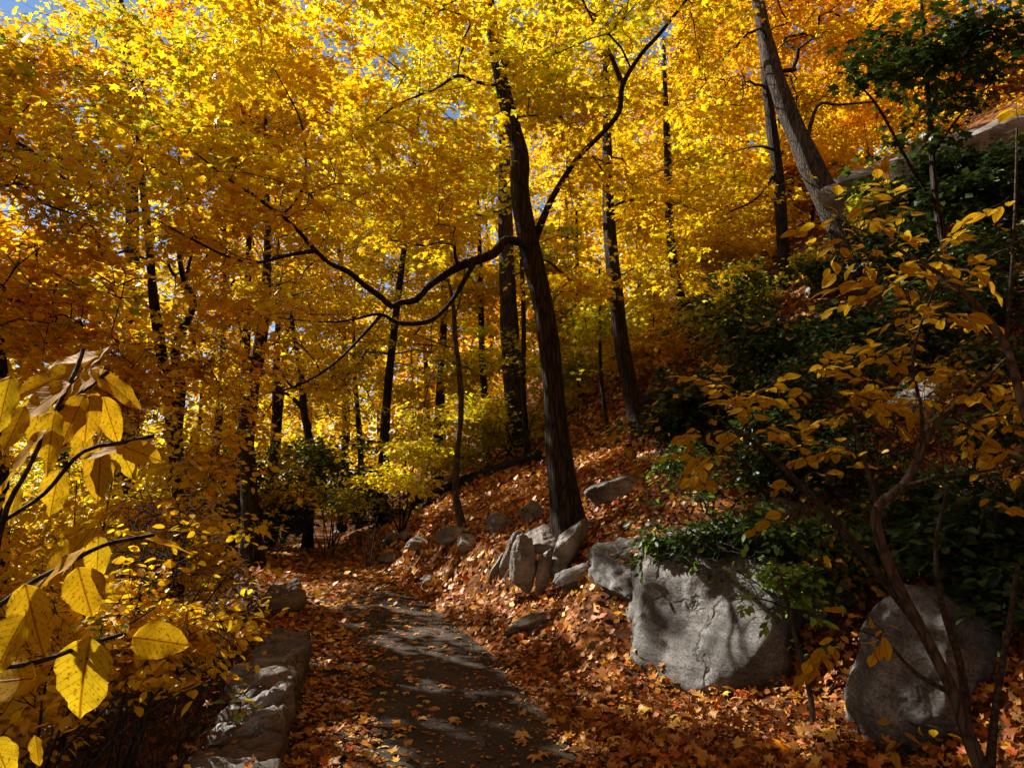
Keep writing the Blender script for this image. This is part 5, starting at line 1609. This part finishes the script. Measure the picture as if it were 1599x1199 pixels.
cluster_shrub('sapling', 'slender green leaved sapling standing in the litter before the big boulder', m3, [px_ctrl([(1226, 930, 4, 4.4), (1255, 900, 3, 4.35), (1290, 880, 1.5, 4.3)]), px_ctrl([(1230, 950, 3, 4.4), (1190, 935, 2.5, 4.4), (1145, 935, 1.5, 4.45)])],
              [U(px, py, 4.35) for px, py in [(1232, 1010), (1228, 1022), (1245, 1000), (1180, 930), (1165, 945), (1195, 905), (1215, 880), (1160, 880), (1240, 890), (1275, 905), (1290, 950), (1300, 930), (1265, 960), (1150, 905), (1205, 960)]], 5, .062, 'lgreen', 'sapling_leaf', M_GREEN, OVATE, cat='tree', spread=.08)
q = G(1440, 1190)
m4 = [[q[0] + .12, q[1] + .1, q[2] - .05, .006], [q[0] + .05, q[1], q[2] + .12, .004], [q[0] - .05, q[1], q[2] + .2, .002]]
cluster_shrub('seedling', 'small seedling with a few yellow leaves below the leaf shadowed boulder', m4, [], [q + np.array(v) for v in [(-.12, -.02, .14), (.02, -.05, .2), (.12, 0, .16), (.08, .05, .1), (-.02, .02, .17)]], 4, .085, 'spice', 'amber_leaf', M_BIG, OV_FINE, cat='plant', spread=.09)
for px, py, Y, lb in [(372, 1098, 3.9, 'tiny green weed growing from the top of the dry stone wall'), (155, 975, 3.4, 'small green sprig under the broad yellow leaves')]:
    p = U(px, py, Y)
    m5 = [[p[0], p[1], p[2] - .12, .003], [p[0] + .01, p[1], p[2] - .05, .0025], [p[0] + .01, p[1] + .01, p[2], .0015]]
    cluster_shrub('weed', lb, m5, [], [p + np.array(v) for v in [(-.04, 0, .01), (.04, -.01, .0), (.0, .02, .03), (.02, -.03, -.02)]], 4, .045, 'lgreen', 'sapling_leaf', M_GREEN, OVATE, cat='plant', spread=.05)


# ------------------------------------------------------------------ broad leaved shrub close to the camera
def broad_leaf(seed, bite):
    rg = np.random.default_rng(seed)
    ys = np.linspace(0, 1, 15)
    qs = np.linspace(-1, 1, 9)
    V, Fc = [], []
    ph = rg.uniform(0, 6, 4)
    cup, curl, tw = rg.uniform(.05, .16), rg.uniform(.05, .35), rg.uniform(-.25, .25)
    for y in ys:
        hw = .34 * max(0.0, math.sin(math.pi * y ** .78)) ** .72 + .004
        for q in qs:
            e = 1 + (.045 * math.sin(13 * y + ph[0]) + .03 * math.sin(29 * y + ph[1])) * abs(q) ** 3
            if bite and q > .1:
                e *= 1 - .42 * q * math.exp(-((y - .78) / .09) ** 2)
            if bite == 2 and q < 0:
                e *= 1 - .5 * abs(q) * math.exp(-((y - .93) / .07) ** 2)
            x = q * hw * e
            z = cup * abs(x) * 1.2 - curl * y * y * .5 + tw * x * y + .012 * math.sin(9 * y + ph[2]) * q + .02 * math.sin(17 * y + ph[3]) * abs(q) ** 3
            V.append((x, y, z))
    m = len(qs)
    for a in range(len(ys) - 1):
        for b in range(m - 1):
            i = a * m + b
            Fc += [[i, i + 1, i + m + 1], [i, i + m + 1, i + m]]
    return np.array(V), np.array(Fc)


def broad_shrub():
    reseed('broad')
    base = ground_pt(-1.75, 1.75)
    root = empty('broad_leaved_shrub', base, 'shrub with large yellow veined leaves hanging close to the viewer', 'shrub')
    L = base
    ms = []
    for k in range(8):
        tp = broad_leaf(200 + k, [0, 1, 0, 2, 0, 1, 0, 0][k])
        c = np.repeat(np.array([[.58, .35, .008], [.64, .40, .010], [.50, .29, .008], [.64, .44, .012]])[[k % 4]], len(tp[0]), axis=0)
        me = mesh_data('broad_leaf', tp[0], [tp[1]], M_BIG, col=c, uvv=tp[0][:, :2], smooth=True)
        ms.append(me)
    rows = [  # px, py of the leaf's middle, length in px, width factor, direction of the tip (0 = right, 90 = up), tilt to the view, distance, mesh
        (250, 1000, 74, 1.1, -8, .25, 1.30, 0), (127, 1062, 118, 1.05, -100, .2, 1.18, 3), (132, 924, 72, 1.3, -70, .15, 1.25, 4), (52, 968, 104, 1.15, -75, .2, 1.12, 5), (78, 900, 150, .55, 45, .9, 1.15, 2), (108, 868, 90, .7, 60, .7, 1.22, 6),
        (152, 872, 62, .8, -80, .5, 1.28, 7), (12, 1005, 90, 1.0, -120, .4, 1.05, 0), (12, 1062, 78, 1.1, 185, .3, 1.1, 4), (58, 1172, 40, .8, -80, .3, 1.3, 6), (2, 1185, 60, 1.1, -60, .3, 1.1, 7),
        (76, 692, 96, .95, -98, .2, 1.2, 1), (136, 648, 80, .85, -95, .25, 1.25, 6), (172, 655, 70, .75, -70, .3, 1.3, 0), (112, 655, 84, .9, -120, .35, 1.22, 2), (20, 672, 78, 1.15, -110, .2, 1.05, 4), (4, 630, 84, 1.0, -95, .4, 1.0, 7),
        (60, 630, 100, .9, 215, .45, 1.18, 2), (75, 598, 100, .8, 205, .6, 1.28, 6), (112, 562, 70, .9, 190, .7, 1.32, 0), (125, 600, 80, .8, 220, .5, 1.25, 4), (182, 606, 92, .6, -35, .8, 1.25, 2), (84, 770, 70, .95, -100, .25, 1.3, 1),
        (155, 738, 78, .8, -85, .3, 1.3, 6), (186, 700, 96, .55, -170, .8, 1.28, 2), (222, 708, 56, 1.1, -20, .3, 1.25, 5), (196, 718, 60, .8, -60, .5, 1.3, 7), (128, 690, 66, .8, -80, .4, 1.35, 0), (30, 720, 120, .55, 225, .8, 1.1, 2), (246, 846, 90, .4, -20, 1.1, 1.4, 6),
        (60, 660, 80, .9, -70, .3, 1.32, 4), (148, 560, 50, .7, 60, .8, 1.35, 6), (20, 790, 60, .8, -110, .5, 1.35, 1), (160, 665, 60, .7, -110, .4, 1.38, 1)]
    for px, py, ln, wf, ang, tilt, Y, k in rows:
        c = U(px, py, Y)
        length = 1.06 * ln * Y / F * (1 + .12 * tilt)
        a = math.radians(ang)
        f = np.array([math.cos(a), random.uniform(-.25, .25) * tilt * 2, math.sin(a)])
        f = f / np.linalg.norm(f)
        n = np.array([random.uniform(-.3, .3), -1.0, .25]) * (1 - .55 * tilt) + np.array([random.uniform(-.4, .4), -.1, 1.0]) * tilt
        n = n - f * (f @ n)
        n = n / np.linalg.norm(n)
        o = bpy.data.objects.new('leaf', ms[k])
        sc.collection.objects.link(o)
        o.parent = root
        M = frame_matrix(c - f * length * .5 - L, f, n, length)
        o.matrix_basis = M @ Matrix.Diagonal((wf * .92, 1, 1, 1))
    for k, c in enumerate([[(-60, 1320, 22, 1.5), (-40, 1100, 14, 1.3), (0, 830, 9, 1.2), (45, 730, 7, 1.2), (85, 645, 6, 1.22), (120, 575, 4, 1.28), (130, 545, 2, 1.3)],
                           [(-20, 960, 9, 1.25), (40, 915, 5, 1.18), (105, 880, 4, 1.2), (165, 850, 3, 1.28), (240, 835, 2, 1.38)],
                           [(-20, 1045, 6, 1.1), (60, 1033, 4, 1.12), (130, 1008, 3, 1.2), (190, 990, 2, 1.28)],
                           [(10, 810, 6, 1.2), (70, 770, 5, 1.24), (130, 705, 4, 1.26), (200, 690, 3, 1.27), (240, 680, 1.5, 1.27)],
                           [(85, 645, 4, 1.22), (130, 610, 3, 1.24), (170, 580, 2, 1.25)]]):
        V, Q = trunk_mesh(px_ctrl(c), 8, .03, 0, .04, k)
        link('stem' if k == 0 else 'branch', mesh_data('stem', V - L, Q, M_TWIG, smooth=True), root)


broad_shrub()


# ------------------------------------------------------------------ logs, stump, roots, brush
def log(label, a, b, r0, r1, seed):
    a, b = np.array(a), np.array(b)
    m = (a + b) / 2 + np.array([0, 0, .04])
    V, Q = trunk_mesh([[*a, r0], [*m, (r0 + r1) / 2], [*b, r1]], 16, .12, 0, .09, seed)
    n = len(V) // 16
    V = np.vstack([V, V[:16].mean(0), V[-16:].mean(0)])
    caps = [[(k + 1) % 16, k, n * 16] for k in range(16)] + [[(n - 1) * 16 + k, (n - 1) * 16 + (k + 1) % 16, n * 16 + 1] for k in range(16)]
    o = link('fallen_log', mesh_data('fallen_log', V - a, [Q[0], np.array(caps)], M_BARK, smooth=True), None, a)
    tag(o, label, 'log')


def on(px, py, dz):
    p = G(px, py)
    return p + np.array([0, 0, dz])


log('long dark fallen log on the bank behind the crooked sapling', on(655, 792, .14), on(842, 722, .16), .17, .12, 2)
log('thinner dead log lying just downhill of the long one', on(560, 822, .06), on(722, 775, .07), .07, .05, 4)
log('broken black branch lying on the slope beside the curving slim trunk', on(1000, 640, .1), on(1110, 600, .12), .13, .07, 5)


def stump():
    p = G(463, 832)
    root = empty('tree_stump', p, 'dark rotten stump with a root reaching onto the leafy path bend', 'stump')
    V, Q = trunk_mesh([[0, 0, -.1, .2], [.03, .0, .15, .16], [.06, 0, .42, .12], [.09, .02, .52, .05]], 14, .05, .7, .14, 1)
    link('stump', mesh_data('stump', V, Q, M_BARK, smooth=True), root)
    for k, (dx, dy) in enumerate([(-.75, -.5), (.4, -.4), (-.3, .5)]):
        V, Q = trunk_mesh([[0, 0, .12, .09], [dx * .5, dy * .5, .08, .06], [dx, dy, -.02, .03]], 8, .08, 0, .1, k)
        link('root', mesh_data('root', V, Q, M_BARK, smooth=True), root)


stump()


def brush():
    """dead stalks and bare twigs in the hollow below the wall and on the dark slope"""
    tb = Tubes()
    for _ in range(900):
        y = random.uniform(2.4, 7.5)
        x = float(xl(y)) - .5 - abs(random.gauss(0, 1.1)) - .05
        p = ground_pt(x, y)
        d = np.array([random.gauss(.25, .5), random.gauss(0, .4), random.uniform(.25, 1.0)])
        ln = random.uniform(.2, .75)
        q = p + d / np.linalg.norm(d) * ln
        tb.add(np.array([p - [0, 0, .03], (p + q) / 2 + RNG.normal(0, .03, 3), q - [0, 0, .06 * ln]]), np.array([.0035, .0026, .0012]), 3)
    tag(tb.build('dead_stalks', M_TWIG), kind='stuff')
    tb = Tubes()
    for _ in range(420):
        y = random.uniform(3.6, 8)
        x = float(xr(y)) + 2.4 + abs(random.gauss(0, 1.3))
        p = ground_pt(x, y)
        d = np.array([random.gauss(-.35, .5), random.gauss(-.2, .4), random.uniform(.3, 1.0)])
        ln = random.uniform(.35, 1.3)
        q = p + d / np.linalg.norm(d) * ln
        tb.add(np.array([p - [0, 0, .03], (p + q) / 2 + RNG.normal(0, .06, 3), q]), np.array([.005, .0035, .0015]), 3)
    tag(tb.build('bare_twigs', M_TWIG), kind='stuff')


brush()


# ------------------------------------------------------------------ far-off wood
def far_wood():
    n = 65000
    y = RNG.uniform(26, 75, n)
    x = RNG.uniform(-1, 1, n) * (y * .9 + 6)
    g = h(x, y)
    cl = np.sin(x * .31 + 1.3) * np.cos(y * .27) + .5 * np.sin(x * .83 - y * .6)
    top = 7.0 + 2.2 * cl + 3.5 * sstep(45, 70, y)
    z = g + .3 + RNG.random(n) ** .8 * top
    P = np.stack([x, y, z], 1)
    nr = norm(np.array([0, 0, 1.]) + RNG.normal(0, .5, (n, 3)))
    f = norm(RNG.normal(0, 1, (n, 3)) + [0, 0, -.4])
    size = RNG.uniform(.25, .52, n)
    v = np.sin(x * .22 + 2) + np.cos(y * .19 + x * .11)
    col = colours('yellow', n)
    m = v > .5
    col[m] = colours('gold', int(m.sum()))
    m = v < -.6
    col[m] = colours('lemon', int(m.sum()))
    m = v > 1.25
    col[m] = colours('orange', int(m.sum()))
    tag(link('far_woodland', leaf_mesh('far_woodland', KITE, P, f, nr, size, col, M_LEAF)), kind='stuff')


def wood_around():
    """the same wood going on behind the viewer and out to both sides"""
    tb = Tubes()
    Ps = []
    for x, y, hh, r in [(1.3, -1.3, 12, 3.8), (4.6, -.4, 10, 3.4), (-4.5, -1.5, 11, 3.2), (-1.5, -6, 13, 3.6), (3.2, -3.5, 11, 3.2), (6.8, -.5, 9, 3.0), (7.8, 4.2, 8, 2.6), (-9, 1.5, 12, 3.4), (-7.5, -7, 14, 4), (5, -10, 14, 4), (11, -6, 12, 4), (-14, -3, 13, 4), (12, 3, 9, 3.5),
                        (0, -14, 14, 4.5), (-13, 6, 12, 3.6), (-18, 4, 13, 4), (15, 9, 9, 3.5)]:
        z = float(h(x, y))
        tb.add(np.array([[x, y, z - .2], [x + .2, y, z + hh * .5], [x, y + .2, z + hh]]), np.array([.2, .14, .02]), 9)
        n = 3600
        d = norm(RNG.normal(size=(n, 3)))
        p = np.array([x, y, z + hh * .62]) + d * RNG.random((n, 1)) ** .45 * np.array([r, r, hh * .36])
        Ps.append(p[p[:, 2] > z + 1.6])
    P = np.concatenate(Ps)
    n = len(P)
    P = P[sunlit_keep(P) & (np.linalg.norm(P - CAM, axis=1) > 2.2)]
    x_, y_, z_ = proj(P)
    P = P[~((z_ > 0) & (x_ > -60) & (x_ < 1660) & (y_ > -60) & (y_ < 1260))]
    n = len(P)
    tag(tb.build('surrounding_trunks', M_BARK), kind='stuff')
    tag(link('surrounding_foliage', leaf_mesh('surrounding_foliage', KITE, P, norm(RNG.normal(size=(n, 3)) + [0, 0, -.3]), norm(RNG.normal(0, .45, (n, 3)) + [0, 0, 1]), RNG.uniform(.30, .46, n), colours('gold', n), M_LEAF)), kind='stuff')


far_wood()
wood_around()
print('leaves', NLEAF)
